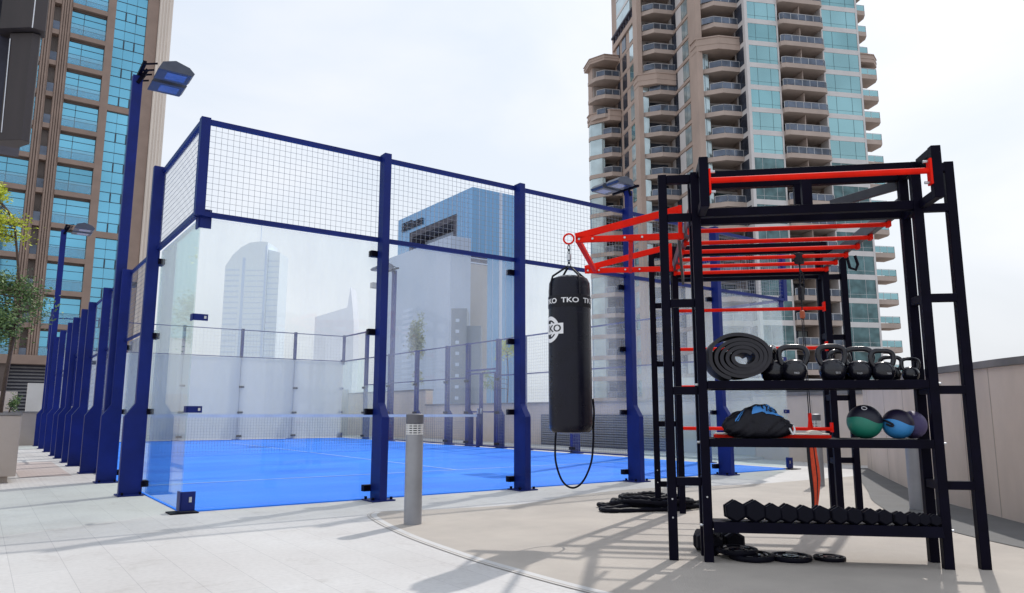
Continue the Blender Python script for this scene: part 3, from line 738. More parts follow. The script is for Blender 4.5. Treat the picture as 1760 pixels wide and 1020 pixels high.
# medicine balls
def ball_mat(name, low, topc):
    m, t, out = nt(name); b = N(t, 'ShaderNodeBsdfPrincipled'); t.links.new(b.outputs[0], out.inputs[0]); b.inputs['Roughness'].default_value = .45
    tc = N(t, 'ShaderNodeTexCoord'); sp = N(t, 'ShaderNodeSeparateXYZ'); t.links.new(tc.outputs['Object'], sp.inputs[0])
    s1 = N(t, 'ShaderNodeMath', operation='MULTIPLY'); s1.inputs[1].default_value = 22; t.links.new(sp.outputs['X'], s1.inputs[0])
    s2 = N(t, 'ShaderNodeMath', operation='SINE'); t.links.new(s1.outputs[0], s2.inputs[0])
    s3 = N(t, 'ShaderNodeMath', operation='MULTIPLY_ADD'); s3.inputs[1].default_value = .022; t.links.new(s2.outputs[0], s3.inputs[0]); t.links.new(sp.outputs['Z'], s3.inputs[2])
    g = N(t, 'ShaderNodeMath', operation='GREATER_THAN'); g.inputs[1].default_value = .012; t.links.new(s3.outputs[0], g.inputs[0])
    mx = N(t, 'ShaderNodeMix', data_type='RGBA'); t.links.new(g.outputs[0], mx.inputs[0]); mx.inputs[6].default_value = c4(low); mx.inputs[7].default_value = c4(topc)
    t.links.new(mx.outputs[2], b.inputs['Base Color'])
    n = N(t, 'ShaderNodeTexNoise', Scale=220, Detail=2); t.links.new(tc.outputs['Object'], n.inputs['Vector'])
    bp = N(t, 'ShaderNodeBump', Strength=.2, Distance=.004); t.links.new(n.outputs[0], bp.inputs['Height']); t.links.new(bp.outputs[0], b.inputs['Normal'])
    return m
def ball(a, b0, r, m, label, mark=True, handle=False):
    o = thing('medicine_ball', label, 'medicine ball', RW(a,b0,.80+r), TH, 'medicine balls on the middle shelf')
    MB().lathe([(max(.001, r*sin(pi*k/24)), -r*cos(pi*k/24)) for k in range(25)], 36).build('shell', m, o, smooth=True)
    if mark:
        c = (-.15*r, -.62*r, .80*r); MB().tube([(c[0]+.016*cos(k*pi/6), c[1]+.008*sin(k*pi/6), c[2]+.010*sin(k*pi/6)) for k in range(12)], .003, 6, closed=True).build('mark', 'kb_mark', o)
    if handle:
        MB().tube(cr_spline([(-.95*r,-.3*r,.25*r),(-.9*r,-.55*r,.2*r),(-.62*r,-.85*r,.0*r),(-.66*r,-.9*r,-.14*r),(-.92*r,-.6*r,-.02*r)],5), .007, 8).build('strap', 'bagfab', o, smooth=True)
ball(1.058,.11,.112, ball_mat('green_black_ball', (.012,.19,.13), (.008,.008,.02)), 'green medicine ball with black wavy top')
ball(1.262,.10,.098, ball_mat('blue_black_ball', (.04,.25,.58), (.012,.008,.03)), 'bright blue medicine ball with dark top and strap', False, True)
ball(1.385,.20,.092, mat('purple_ball', (.10,.08,.20), .5, 0, .2, 6, .2, 200), 'purple medicine ball half hidden behind the blue one', False)
rb = thing('padded_board', 'slim red board with cream pad lying on the middle shelf under the gym bag', 'exercise board', RW(.085,.17,.80), TH)
MB().box(0,.76,-.05,.07,.0,.022).build('board', 'red', rb, bevel=.003)
MB().box(.01,.75,-.045,.065,.023,.033).prism([(.66+.045*cos(k*pi/8),.033+.02*sin(k*pi/8)) for k in range(9)], -.04,.06,'y').build('pad', 'cushion', rb, bevel=.002)
# dumbbells
def dumbbell(label, group, R=.066, L=.155):
    r = thing('dumbbell', label, 'dumbbell', group=group)
    hp = [(R*cos(pi/6+k*pi/3), R*sin(pi/6+k*pi/3)) for k in range(6)]
    for y0, y1 in ((0,.055),(L-.055,L)):
        hb = MB(); n = 6; rings = []
        for y, s_ in ((y0,.78),(y0+.012,1),(y1-.012,1),(y1,.78)): rings.append([(p[0]*s_, y, p[1]*s_+R*.87) for p in hp])
        vs = [v for g in rings for v in g]
        hb.add(vs, [tuple(range(6)), tuple(range(18,24))]+[(i*6+k,i*6+(k+1)%6,(i+1)*6+(k+1)%6,(i+1)*6+k) for i in range(3) for k in range(6)])
        hb.build('head', 'rubber', r, bevel=.002)
    MB().lathe([(.014,.055),(.017,L/2),(.014,L-.055)], 12, (0,0,R*.87), 'y').build('handle', 'steel', r, smooth=True)
    return r
ordn = ['largest', 'second', 'third', 'fourth', 'fifth', 'sixth', 'seventh', 'eighth', 'ninth', 'tenth', 'eleventh', 'twelfth', 'thirteenth', 'smallest']
DA = (.184,.302,.413,.519,.621,.722,.826,.923,1.015,1.100,1.187,1.265,1.335,1.398)
DS = (1.12,1.14,.98,.98,.92,.92,.90,.86,.82,.78,.70,.68,.64,.60)
d0 = None
for i, (a, s_) in enumerate(zip(DA, DS)):
    lb = {0:'black hex dumbbell at the left end of the low shelf row', 13:'small black hex dumbbell at the right end of the low shelf row'}.get(i, '%s black hex dumbbell from the left on the low shelf' % ordn[i])
    if d0 is None:
        d0 = dumbbell(lb, 'hex dumbbells on the low shelf'); d0.location = RW(a,-.045,.262); d0.rotation_euler = (0,0,TH); d0.scale = (s_,)*3; d = d0
    else: d = dup(d0, RW(a,-.045,.262), TH+random.uniform(-.03,.03), lb, 'hex dumbbells on the low shelf', s_)
    d.rotation_euler[0] = -.07
    d.rotation_euler[1] = random.uniform(-.12,.12)
    d.location.z += .005
for a, b0, rz, lb in ((.06,.20,.3,'hex dumbbell on the floor right behind the front left leg'),(.12,.36,1.2,'hex dumbbell lying crosswise on the floor behind the others'),(.22,.34,.15,'rightmost floor dumbbell, standing clear of the rig leg')):
    q = RW(a,b0,.006); dup(d0, q, TH+rz, lb, 'dumbbells on the floor under the shelf', 1.18)
# plates
def plate(label):
    r = thing('weight_plate', label, 'weight plate', group='weight plates on the floor')
    R = .15
    MB().lathe([(.06,.006),(.06,.018),(R*.78,.018),(R*.84,.032),(R*.97,.032),(R,.026),(R,.006),(R*.97,0),(.06,0)], 40).build('disc', 'rubber', r, smooth=True)
    MB().lathe([(.026,.0),(.026,.03),(.058,.03),(.0585,.0)], 24).build('hub', 'gloss', r, smooth=True)
    b = MB()
    for k in range(3):
        a0 = k*2*pi/3
        b.tube([(.098*cos(a0+t_),.098*sin(a0+t_),.024) for t_ in [x*.1-.45 for x in range(10)]], .010, 8)
    b.build('grip', 'gloss', r, smooth=True)
    return r
p0 = plate('large black weight plate at the left of the floor plates'); p0.location = RW(.29,.13,.008); p0.rotation_euler = (0,0,TH)
dup(p0, RW(.20,.16,.04), TH+.7, 'weight plate stacked on the large one at the left', None, .92)
dup(p0, RW(.545,.15,.006), TH+1.3, 'middle black weight plate on the floor', None, .90)
dup(p0, RW(.80,.19,.006), TH+.4, 'smallest black weight plate at the right', None, .68)

# ------------------------------------------------------------------ heavy bag
BX, BY, _ = RW(-.955,.73,0)
hb = thing('punching_bag', 'tall black punching bag hanging from the red arm by chains', 'punching bag', (BX,BY,0))
R = .172
MB().lathe([(.10,.812),(.150,.818),(.168,.84),(R,.88),(R*1.008,1.2),(R,1.6),(R*.985,1.95),(.165,2.01),(.148,2.045),(.10,2.065),(.04,2.07)], 48).build('body', 'vinyl', hb, smooth=True)
MB().lathe([(R-.001,1.80),(R+.001,1.803),(R+.001,1.897),(R-.002,1.90)], 48).build('seam_band', 'bagfab', hb, smooth=True)
def wrap(vs, ang, z, rr): return [(rr*sin(ang+x/rr), -rr*cos(ang+x/rr), z+y) for x, y, q in vs]
cama = math.atan2(CAM.x-BX, -(CAM.y-BY))     # facing angle towards the lawn side where the print faces
v, f = text_geo('TKO', .056, 0)
for dA in (-1.02,.03,1.08): MB().add(wrap([(x*1.25,y,q) for x,y,q in v], cama+dA, 1.85, R+.004), f).build('lettering', 'white', hb)
# round emblem half turned away
em = MB(); ca = cama-1.08; zc = 1.625
def ringpatch(r0, r1, a0, a1, n=30, rr=R+.004):
    vs = []
    for k in range(n+1):
        a = a0+(a1-a0)*k/n
        for r_ in (r0, r1): vs.append((r_*sin(a), r_*cos(a), 0))
    return wrap(vs, ca, zc, rr), [(2*k,2*k+1,2*k+3,2*k+2) for k in range(n)]
em.add(*ringpatch(.075,.105,.0,2*pi)); em.add(*ringpatch(.048,.062,.2,2.9)); 
def rectp(x0,x1,y0,y1,rr,n=14):
    vs = []; 
    for k in range(n+1):
        x = x0+(x1-x0)*k/n; vs += [(x,y0,0),(x,y1,0)]
    return wrap(vs, ca, zc, rr), [(2*k,2*k+1,2*k+3,2*k+2) for k in range(n)]
em.add(*rectp(-.05,.14,-.04,.045,R+.0052)); em.build('emblem', 'white', hb)
v2, f2 = text_geo('KO', .075, 0); MB().add(wrap([(x*1.25+.055,y,q) for x,y,q in v2], ca, zc+.002, R+.0068), f2).build('emblem_letters', 'bagfab', hb)
st = MB()
for k in range(4):
    a = cama+.5+k*pi/2; x, y = sin(a), -cos(a)
    st.tube([(x*.173,y*.173,1.90),(x*.170,y*.170,2.0),(x*.152,y*.152,2.06),(x*.02,y*.02,2.15)], .009, 6)
st.build('strap', 'bagfab', hb, smooth=True)
ch = MB()
def link(c, hgt, ori, r=.0045):
    P = [(cos(k*pi/6)*.012*(1 if not ori else 0), cos(k*pi/6)*.012*(1 if ori else 0), sin(k*pi/6)*hgt) for k in range(12)]
    ch.tube([(c[0]+x, c[1]+y, c[2]+z) for x,y,z in P], r, 6, closed=True)
z = 2.165; k = 0
while z < 2.33:
    link((0,0,z), .024, k%2); z += .036; k += 1
ch.build('chain', 'steel_d', hb, smooth=True) if 'steel_d' in M else ch.build('chain', 'mullion', hb, smooth=True)
MB().lathe([(.008,2.20),(.018,2.205),(.018,2.255),(.008,2.26)], 14).build('swivel', 'steel', hb, smooth=True)
rt = Vector((cos(YAW),-sin(YAW),0))
P = [(-.115,.85),(-.125,.72),(-.12,.58),(-.07,.44),(.01,.39),(.09,.44),(.155,.58),(.175,.74),(.178,.86),(.185,.98),(.178,1.08)]
MB().tube(cr_spline([(rt.x*a, rt.y*a, z_) for a, z_ in P], 6), .008, 8).build('tether_loop', 'rubber', hb, smooth=True)

# ------------------------------------------------------------------ suspension straps
sx_, sy_, _ = RW(1.055,1.66,0)
su = thing('suspension_trainer', 'black and red suspension straps hanging from a monkey bar', 'suspension trainer', (sx_,sy_,0))
MB().box(-.035,.035,-.03,.03,2.30,2.40).build('anchor_sleeve', 'bagfab', su, bevel=.006)
MB().tube([(0,0,2.31),(.006,0,2.22),(-.008,0,2.14),(.0,0,2.06),(0,0,1.98)], .007, 6).tube([(.02,0,2.24),(.05,0,2.21),(.055,0,2.10),(.05,0,2.03)], .006, 6).build('strap', 'bagfab', su, smooth=True)
MB().tube([(.014*cos(k*pi/6),0,2.17+.035*sin(k*pi/6)) for k in range(12)], .006, 6, closed=True).build('carabiner', 'black', su, smooth=True)
MB().box(-.022,.022,-.02,.02,1.97,2.09).build('length_buckle', 'bagfab', su, bevel=.005)
MB().lathe([(.006,1.80),(.022,1.81),(.024,1.84),(.020,1.87),(.006,1.88)], 14).build('grip_ball', 'ball_or', su, smooth=True)
MB().tube([(0,0,1.97),(0,0,1.88)], .005, 6).tube([(-.012,0,1.81),(-.002,0,1.3),(.006,0,.95)], .0042, 6).tube([(.014,0,1.81),(.024,0,1.3),(.034,0,.95)], .0042, 6).build('cord', 'bagfab', su)
MB().bar((.018,0,.97),(.018,0,.90),.03,.02,up=(0,1,0)).bar((.018,0,.93),(-.02,0,.76),.016,.022,up=(0,1,0)).bar((.018,0,.93),(.058,0,.76),.016,.022,up=(0,1,0)).bar((-.02,0,.76),(.058,0,.76),.03,.03).bar((-.01,0,.84),(.048,0,.84),.016,.03).build('foot_cradle', 'red', su, bevel=.003)
pb = MB()
def strapstrip(off, w, m, nm):
    b_ = MB(); pts = [(.02,.80,.6),(.022,.72,.9),(.03,.62,1.0),(.034,.5,1.15),(.03,.4,1.1),(.022,.3,.8),(.014,.2,.55),(.01,.13,.45)]
    vs = []
    for i, (x, z_, s_) in enumerate(pts):
        for k in (-1,1):
            vs.append((x+off*s_+k*w*s_/2, -.012+.008*sin(i), z_)); vs.append((x+off*s_+k*w*s_/2, .012+.008*sin(i), z_))
    fs = []
    for i in range(len(pts)-1):
        k = 4*i; fs += [(k,k+2,k+6,k+4),(k+1,k+3,k+7,k+5),(k,k+1,k+5,k+4),(k+2,k+3,k+7,k+6)]
    fs += [(0,1,3,2),(4*len(pts)-4,4*len(pts)-3,4*len(pts)-1,4*len(pts)-2)]
    b_.add(vs, fs).build(nm, m, su)
strapstrip(-.018,.052,'orange','webbing'); strapstrip(.042,.034,'orange','webbing'); strapstrip(.016,.016,'bagfab','webbing_stripe'); strapstrip(-.054,.012,'bagfab','webbing_stripe')

# ------------------------------------------------------------------ battle rope
rp = []
cx, cy = 4.02, -2.42
random.seed(3)
n = 0
for lp in range(5):
    for k in range(20):
        a = 2*pi*k/20+lp*.3; e = .50-.05*lp+.05*sin(3*a+lp)
        d = (cos(a)*e, sin(a)*(.17+.02*lp))
        ux, uy = cos(-.62), sin(-.62)
        rp.append((cx+.05*sin(lp*2)+d[0]*ux-d[1]*uy, cy+.04*cos(lp*3)+d[0]*uy+d[1]*ux, .026+.022*lp+.006*sin(5*a)))
rp += [(3.75,-2.42,.06),(3.5,-2.33,.03),(3.42,-2.30,.026),(3.40,-2.42,.026),(3.55,-2.50,.026),(3.8,-2.60,.026),(4.1,-2.75,.026)]
RP = cr_spline(rp, 4)
rr = [.0235+.004*sin(i*2.1) for i in range(len(RP))]
tag(MB().tube(RP, rr, 8).build('battle_rope', 'rubber', smooth=True), 'black battle rope coiled on the ground under the far left of the rig', 'rope')

# ------------------------------------------------------------------ trees
def leafcloud(b, c, rad, n, size, flat=.8, clumps=9):
    cl = []
    for _ in range(clumps):
        while True:
            p = Vector((random.uniform(-1,1),random.uniform(-1,1),random.uniform(-1,1)))
            if p.length < 1: break
        cl.append((Vector((c[0]+p.x*rad[0]*.8, c[1]+p.y*rad[1]*.8, c[2]+p.z*rad[2]*.8)), random.uniform(.22,.5)))
    for _ in range(n):
        q, s_ = random.choice(cl)
        p = Vector([random.gauss(0,.5)*s_*rad[i] for i in range(3)])+q
        d = Vector((random.gauss(0,1),random.gauss(0,1),random.gauss(0,.5))).normalized(); e = d.cross(Vector((random.gauss(0,1),random.gauss(0,1),random.gauss(0,1)))).normalized()
        L_l = size*random.uniform(.6,1.4); w_ = L_l*.42
        b.add([p, p+d*L_l*.5+e*w_*.5, p+d*L_l, p+d*L_l*.5-e*w_*.5], [(0,1,2,3)])
    return cl
def tree(name, base, trunk, clouds, label, cat='tree', size=.06, r=.05):
    t_ = thing(name, label, cat, base)
    b = MB(); P = cr_spline(trunk, 6); b.tube(P, [r*(1-.6*i/len(P)) for i in range(len(P))], 8)
    tops = []
    for c, rad, n, m, cl in clouds:
        lb = MB(); C_ = leafcloud(lb, c, rad, n, size, clumps=cl); tops.append((lb, m))
        for q, s_ in C_:
            k = min(P, key=lambda p: (p-q).length+abs(p.z-(q.z-.3*rad[2]))*.5)
            b.tube([k, (k+q)/2+Vector((0,0,-.05*rad[2])), q], [r*.35, r*.22, r*.08], 5)
    b.build('trunk', 'bark', t_, smooth=True)
    for lb, m in tops: lb.build('crown', m, t_)
    return t_
random.seed(11)
tree('broadleaf_tree', (-1.42,5.9,.93), [(0,0,0),(.02,0,.5),(.06,.02,1.1),(.10,.0,1.7),(.02,.05,2.4),(-.1,0,3.1)],
    [((-.12,.1,1.62),(.60,.55,.62),9000,'leaf',20),((-.40,0,2.85),(.66,.5,.26),3200,'leaf_y',10),((-.45,.1,3.35),(.45,.4,.24),2200,'leaf_y',7)],
    'leafy tree with yellow-green upper sprays in the left planter', size=.055, r=.035)
tree('shrub', (-1.33,5.35,.93), [(0,0,0),(.02,0,.1),(.03,0,.2)], [((.02,.05,.20),(.12,.14,.16),500,'leaf',5)], 'small low shrub at the foot of the tree in the left planter', 'shrub', size=.035, r=.012)
tree('slender_tree', (13.4,20.2,0), [(0,0,0),(.05,0,1.2),(.02,0,2.4),(.0,0,3.6)], [((.0,0,4.1),(.50,.5,1.05),2600,'leaf_p',12),((.1,0,2.5),(.35,.4,.35),350,'leaf_p',5)],
    'slender pale-leaved tree beyond the court in front of the pale building', size=.10, r=.04)
tree('young_tree', (14.2,14.6,0), [(0,0,0),(.0,0,1.1),(.05,0,2.2),(.0,0,3.2)], [((.0,0,3.1),(.40,.4,.8),900,'leaf_y',9),((-.6,.4,2.1),(.5,.4,.4),500,'leaf',6)],
    'young yellow-green tree seen through the court glass at centre', size=.08, r=.035)

# ------------------------------------------------------------------ left tower (court-aligned)
LT = thing('residential_tower', 'tall brown stone tower with bright cyan glazing at the left', 'tower', (9.20,70.32,0))
Z0, FH = 2.36, 3.115
def Lp(x0,x1,y0,y1,z0,z1,nm,m,par=LT): return MB().box(x0,x1,y0,y1,z0,z1).build(nm, m, par)
TOPZ = 66
core = MB().box(-20,.45,1.9,18,0,TOPZ)
core.box(-20,-17.6,.0,1.9,6,TOPZ)
for x0, x1 in ((-3.98,-3.30),(-.52,.52),(-14.6,-13.9)): core.box(x0,x1,.0,1.9,6,TOPZ)
for x0, x1 in ((-9.15,-8.42),(-7.85,-6.95)):
    core.box(x0,x1,.06,1.9,6,TOPZ)
    k = 3 if x1-x0 < .8 else 4; wd = (x1-x0)/(k+.5)
    for i in range(k): core.box(x0+wd*(i+.25),x0+wd*(i+.85),-.10,.06,6,TOPZ)
core.build('wall', 'stone', LT)
Lp(.55,1.80,-.15,6,0,TOPZ,'corner_pilaster','cream')
cp = MB()
for i in range(4): cp.box(.62+.28*i,.74+.28*i,-.24,-.151,6,TOPZ)
cp.build('pilaster_ribs','cream',LT)
Lp(-20,.45,-.3,1.9,5.2,6.0,'podium_band','stone')
lvs = MB()
for i in range(14): z = 1.0+.3*i; lvs.box(-9,-.5,1.2,1.35,z,z+.14)
lvs.build('podium_louvre','louvre',LT); Lp(-9.2,-.3,1.4,1.89,0,5.2,'podium_recess','dkbld'); Lp(-20,-9.2,.0,1.9,0,5.2,'podium_wall','stone_d')
bays = ((-17.6,-14.6),(-13.9,-9.15),(-6.95,-3.98))
for k in range(1, 17):
    z = Z0+FH*k
    if z > 52: break
    for bi, (x0, x1) in enumerate(bays):
        sl = MB().box(x0,x1,-.02,1.88,z-.15,z+.32).build('balcony', 'stone', LT)
        MB().box(x0,x1,.0,.03,z+1.30,z+1.34).build('handrail', 'mullion', sl)
        if bi:
            MB().box(x0+.02,x1-.02,.008,.022,z+.40,z+1.28).build('balcony_glass', 'lt_rail', sl)
        wn = MB().box(x0+.02,x1-.02,.50,.60,z+.33,z+FH-.35).build('window', 'glass_cyan', LT)
        fb = MB()
        for q in ((.36,) if bi != 1 else (.3,.66)): xx = x0+(x1-x0)*q; fb.box(xx-.022,xx+.022,.46,.499,z+.33,z+FH-.35)
        fb.box(x0,x1,.46,.499,z+2.2,z+2.24)
        fb.build('window_frame', 'mullion', wn)
        Lp(x0,x1,.4,1.88,z+FH-.348,z+FH-.152,'lintel','stone_d',wn)
    # small recessed bay between the two ribbed piers
    sl = MB().box(-8.42,-7.85,.02,1.88,z-.15,z+.3).build('balcony', 'stone', LT)
    MB().box(-8.40,-7.87,.05,.07,z+.31,z+1.15).build('balcony_glass', 'rail', sl)
    Lp(-8.42,-7.85,.9,1.0,z+.3,z+FH-.15,'window','recess')
# four-storey curtain wall panels
for z0, z1 in ((5.98+.02,17.35),(17.95,30.0),(30.7,42.7),(43.4,55.5)):
    cw = Lp(-3.29,-.53,.25,.40,z0,z1,'curtain_wall','glass_cyan')
    fr = MB(); n = 4; h = (z1-z0)/n
    for i in range(n):
        zb = z0+h*i
        fr.box(-3.29,-.53,.215,.249,zb-.03,zb+.03)
        for q, xs in ((.31,(-2.37,-1.45)),(.64,()),(.98,())):
            if q < .9: fr.box(-3.29,-.53,.22,.249,zb+h*q-.03,zb+h*q+.03)
        for xx in (-2.37,-1.45): fr.box(xx-.06,xx+.06,.19,.249,zb+.05,zb+h*.29); fr.box(xx-.012,xx+.012,.235,.249,zb+h*.31,zb+h)
    fr.build('mullion', 'mullion', cw)
    Lp(-3.30,-.52,.0,1.8,z1+.005,z1+.6,'spandrel','stone')

# near dark panels hanging from a building corner
nb = thing('dark_panelled_building', 'near building corner hung with dark brown vertical panels, cut off at top left', 'building', (0,0,0))
MB().box(-14,-2.5,24.7,36,0,30).build('wall', 'band', nb)
MB().box(-13.9,-2.6,24.6,24.69,4,29.5).build('window', 'glass_teal', nb)
MB().box(-2.5,-1.3,25.0,26.2,10.95,30).build('wing_wall', 'dkbld', nb)
MB().prism([(-2.0,24.3),(-1.3,23.75),(-1.05,23.8),(-1.02,24.1),(-1.4,24.95),(-2.0,24.9)],10.9,15.15).build('hanging_panel', 'fin', nb, bevel=.02)
MB().prism([(-2.35,24.25),(-1.4,23.45),(-.92,23.5),(-.9,24.1),(-1.5,25.0),(-2.3,24.9)],15.2,27).build('hanging_panel', 'fin', nb, bevel=.02)
MB().bar((-1.34,23.46,15.2),(-1.34,23.46,27),.035,.035).bar((-1.92,24.22,11.2),(-1.98,24.24,14.9),.03,.03).build('light_strip', 'lens', nb)

# ------------------------------------------------------------------ right tower
RT = thing('apartment_tower', 'tall pinkish-brown stepped apartment tower with teal glazing behind the rig', 'tower', (82.262,52.478,0), RD(-25.08))
F0, FR = 3.22, 3.34
def Rp(x0,x1,y0,y1,z0,z1,nm,m,par=None): return MB().box(x0,x1,y0,y1,z0,z1).build(nm, m, par or RT)
TZ = 78
wl = MB()
wl.box(0.6,17.4,3.0,24,0,TZ); wl.box(.43,4.85,.16,3.0,0,TZ); wl.box(12.25,17.4,.16,3.0,0,TZ)            # A core
wl.box(-5.5,.6,6.0,24,0,TZ)             # B core
wl.box(-11.0,-5.5,13.9,26,0,TZ)         # C core
wl.box(-15.2,-11.0,24.6,27,0,60.2)      # D core
wl.box(-13.2,-11.6,12.0,13.2,0,TZ) if False else None
wl.box(-6.05,-5.2,3.0,5.6,0,TZ)         # pillar at B's left edge
wl.box(-11.65,-10.9,12.0,13.9,0,TZ)     # pillar at C's left edge
wl.box(-11.3,-10.9,13.9,23.8,0,62.6)
wl.box(-5.9,-5.5,5.6,13.9,0,TZ)
wl.box(17.4,20.5,3.5,22,0,TZ)
wl.build('wall', 'tower', RT)
# strips on the corner piers of block A
st = MB()
for x0, x1 in ((-.02,.42),(4.86,5.1),(12.0,12.22),(17.75,18.05)): st.box(x0,x1,-.06,1.79,0,TZ)
st.box(-.02,.5,1.8,3.2,0,TZ)
st.build('corner_strip', 'band', RT)
NK = 21
rv = random.Random(21)
def gpick(base):
    q = rv.random()
    return base if q < .86 or base == 'glass_green' else 'glass_teal2'
def clutter(par, x0, x1, y, z):
    b = MB(); n = 0
    for _ in range(3):
        if rv.random() < .5:
            x = rv.uniform(x0, x1-1); wd = rv.uniform(.4,1.1); b.box(x,x+wd,y,y+.5,z+.13,z+.13+rv.uniform(.5,1.25)); n += 1
    if n: b.build('balcony_furniture', rv.choice(['mullion_l','tower_soffit','recess']), par)
def curtain(par, x0, x1, y, z):
    b = MB(); k = 0
    for i in range(4):
        if rv.random() < .45:
            xa = x0+(x1-x0)*i/4+.05; b.box(xa, xa+(x1-x0)/4*rv.uniform(.4,.9), y-.02, y-.001, z+.2, z+2.3); k = 1
    if k: b.build('curtain', 'glass_pale', par)
CORN = 15      # cornice storey: plain balconies above, glazed boxes below
def railing(par, pts, z, h=.95, glass='rail'):
    b = MB(); g = MB()
    for (xa,ya),(xb,yb) in zip(pts[:-1], pts[1:]):
        b.bar((xa,ya,z+h),(xb,yb,z+h),.06,.06); L = math.hypot(xb-xa,yb-ya); n = max(1, round(L/1.3))
        for i in range(n+1):
            x = xa+(xb-xa)*i/n; y = ya+(yb-ya)*i/n; b.box(x-.03,x+.03,y-.03,y+.03,z,z+h)
        g.bar((xa,ya,z+h*.5),(xb,yb,z+h*.5),.02,h*.86)
    b.build('handrail', 'mullion_l', par); g.build('balcony_glass', glass, par)
def balc(pts, z, th=.55):
    return MB().prism(pts, z-th, z+.12).build('balcony', 'tower_soffit', RT)
for k in range(-0, NK):
    z = F0+FR*k
    if z > 71: break
    hi = z > 52.5
    low = z < 34
    gA = 'glass_teal' if not low else 'glass_green'
    # A: two glazed bays and a balcony bay between
    for x0, x1 in ((.42,4.86),(12.22,17.75)):
        wn = Rp(x0,x1,.0,.15,z+.1,z+2.72,'window',gpick(gA))
        fr = MB()
        for q in (.27,.72): fr.box(x0+(x1-x0)*q-.022,x0+(x1-x0)*q+.022,-.02,-.001,z+.1,z+2.72)
        fr.box(x0,x1,-.015,-.001,z+.62,z+.65)
        fr.build('mullion', 'mullion_t' if not low else 'mullion_l', wn)
    Rp(.42,4.86,-.04,1.7,z-.62,z+.098,'spandrel','band'); Rp(12.22,17.75,-.04,1.7,z-.62,z+.098,'spandrel','band')
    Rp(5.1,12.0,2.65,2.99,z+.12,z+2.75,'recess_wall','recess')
    wn = Rp(5.6,11.4,2.55,2.64,z+.14,z+2.35,'balcony_door','glass_dark'); 
    Rp(8.5,8.62,-.1,2.5,z+.12,z+2.75,'partition','tower_soffit',wn)
    bo = balc([(5.1,2.98),(5.1,-.55),(5.6,-.85),(11.5,-.85),(12.0,-.55),(12.0,2.98)], z)
    railing(bo, [(5.15,-.5),(5.6,-.78),(11.5,-.78),(11.95,-.5)], z+.12)
    clutter(bo, 5.6, 11.5, 1.2, z); curtain(wn, 5.6, 11.4, 2.55, z)
    # side face windows of A
    Rp(-.06,-.021,.6,2.7,z+.1,z+2.7,'window','glass_dark')
    # right end balconies
    ex = 20.2 if hi else (21.4 if z > 26 else 22.0)
    bo = balc([(18.06,.4),(ex-.5,.4),(ex,1.4),(ex,3.48),(18.06,3.48)], z)
    railing(bo, [(18.1,.5),(ex-.5,.5),(ex-.06,1.4),(ex-.06,3.4)], z+.12, glass='glass_teal')
    Rp(18.1,19.6,3.2,3.49,z+.14,z+2.5,'window','glass_dark')
    # B
    xg = -5.19 if hi else -4.3
    if not hi:
        g_ = Rp(-5.19,-4.1,3.55,5.9,z+.12,z+2.75,'window','glass_pale'); Rp(-4.72,-4.68,3.51,3.549,z+.12,z+2.75,'mullion','mullion',g_)
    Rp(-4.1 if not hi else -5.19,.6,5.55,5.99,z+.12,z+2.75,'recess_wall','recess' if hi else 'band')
    Rp(-3.0,-.3,5.45,5.54,z+.14,z+2.4,'balcony_door','glass_green' if not hi else 'glass_dark')
    bo = balc([(-5.19,5.98),(-5.19,4.0),(-5.15,3.5),(xg+1.5,1.9),(-.03,1.9),(-.03,5.98)], z)
    railing(bo, [(xg+.1,3.0),(xg+1.5,1.97),(-.08,1.97)], z+.12)
    clutter(bo, -3.3, -.4, 3.6, z)
    # B side face: pale panels, dark windows and a brown band at every floor
    Rp(-6.0,-5.901,6.0,7.0,z+.2,z+2.6,'window','glass_pale'); Rp(-6.0,-5.901,7.1,8.0,z+.2,z+2.6,'window','glass_pale')
    Rp(-5.98,-5.901,8.1,10.1,z+.05,z+2.75,'panel','band'); Rp(-6.02,-5.901,10.2,11.7,z+.1,z+2.7,'window','glass_dark'); Rp(-5.98,-5.901,11.8,13.0,z+.05,z+2.75,'panel','band')
    Rp(-6.06,-5.901,5.6,13.9,z-.52,z-.05,'floor_band','tower')
    # C
    g2 = -10.89 if hi else -10.1
    if not hi: Rp(-10.89,-9.9,12.3,13.8,z+.12,z+2.75,'window','glass_pale')
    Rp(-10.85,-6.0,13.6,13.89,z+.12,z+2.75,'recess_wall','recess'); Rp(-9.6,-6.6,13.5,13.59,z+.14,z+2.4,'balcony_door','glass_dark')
    bo = balc([(-10.89,13.88),(-10.89,12.4),(g2+1.6,10.9),(-5.95,10.9),(-5.95,13.88)], z)
    railing(bo, [(g2+.2,12.0),(g2+1.6,10.97),(-6.0,10.97)], z+.12)
    clutter(bo, -9, -6.4, 12.0, z)
    # C side face
    if z < 60.5:
        Rp(-11.40,-11.301,14.4,16.2,z+.2,z+2.6,'window','glass_pale' if k % 3 else 'glass_teal'); Rp(-11.40,-11.301,18.0,19.8,z+.2,z+2.6,'window','glass_dark'); Rp(-11.42,-11.301,21.2,22.5,z+.2,z+2.6,'window','glass_dark')
        Rp(-11.36,-11.301,13.9,23.7,z-.5,z-.05,'floor_band','tower')
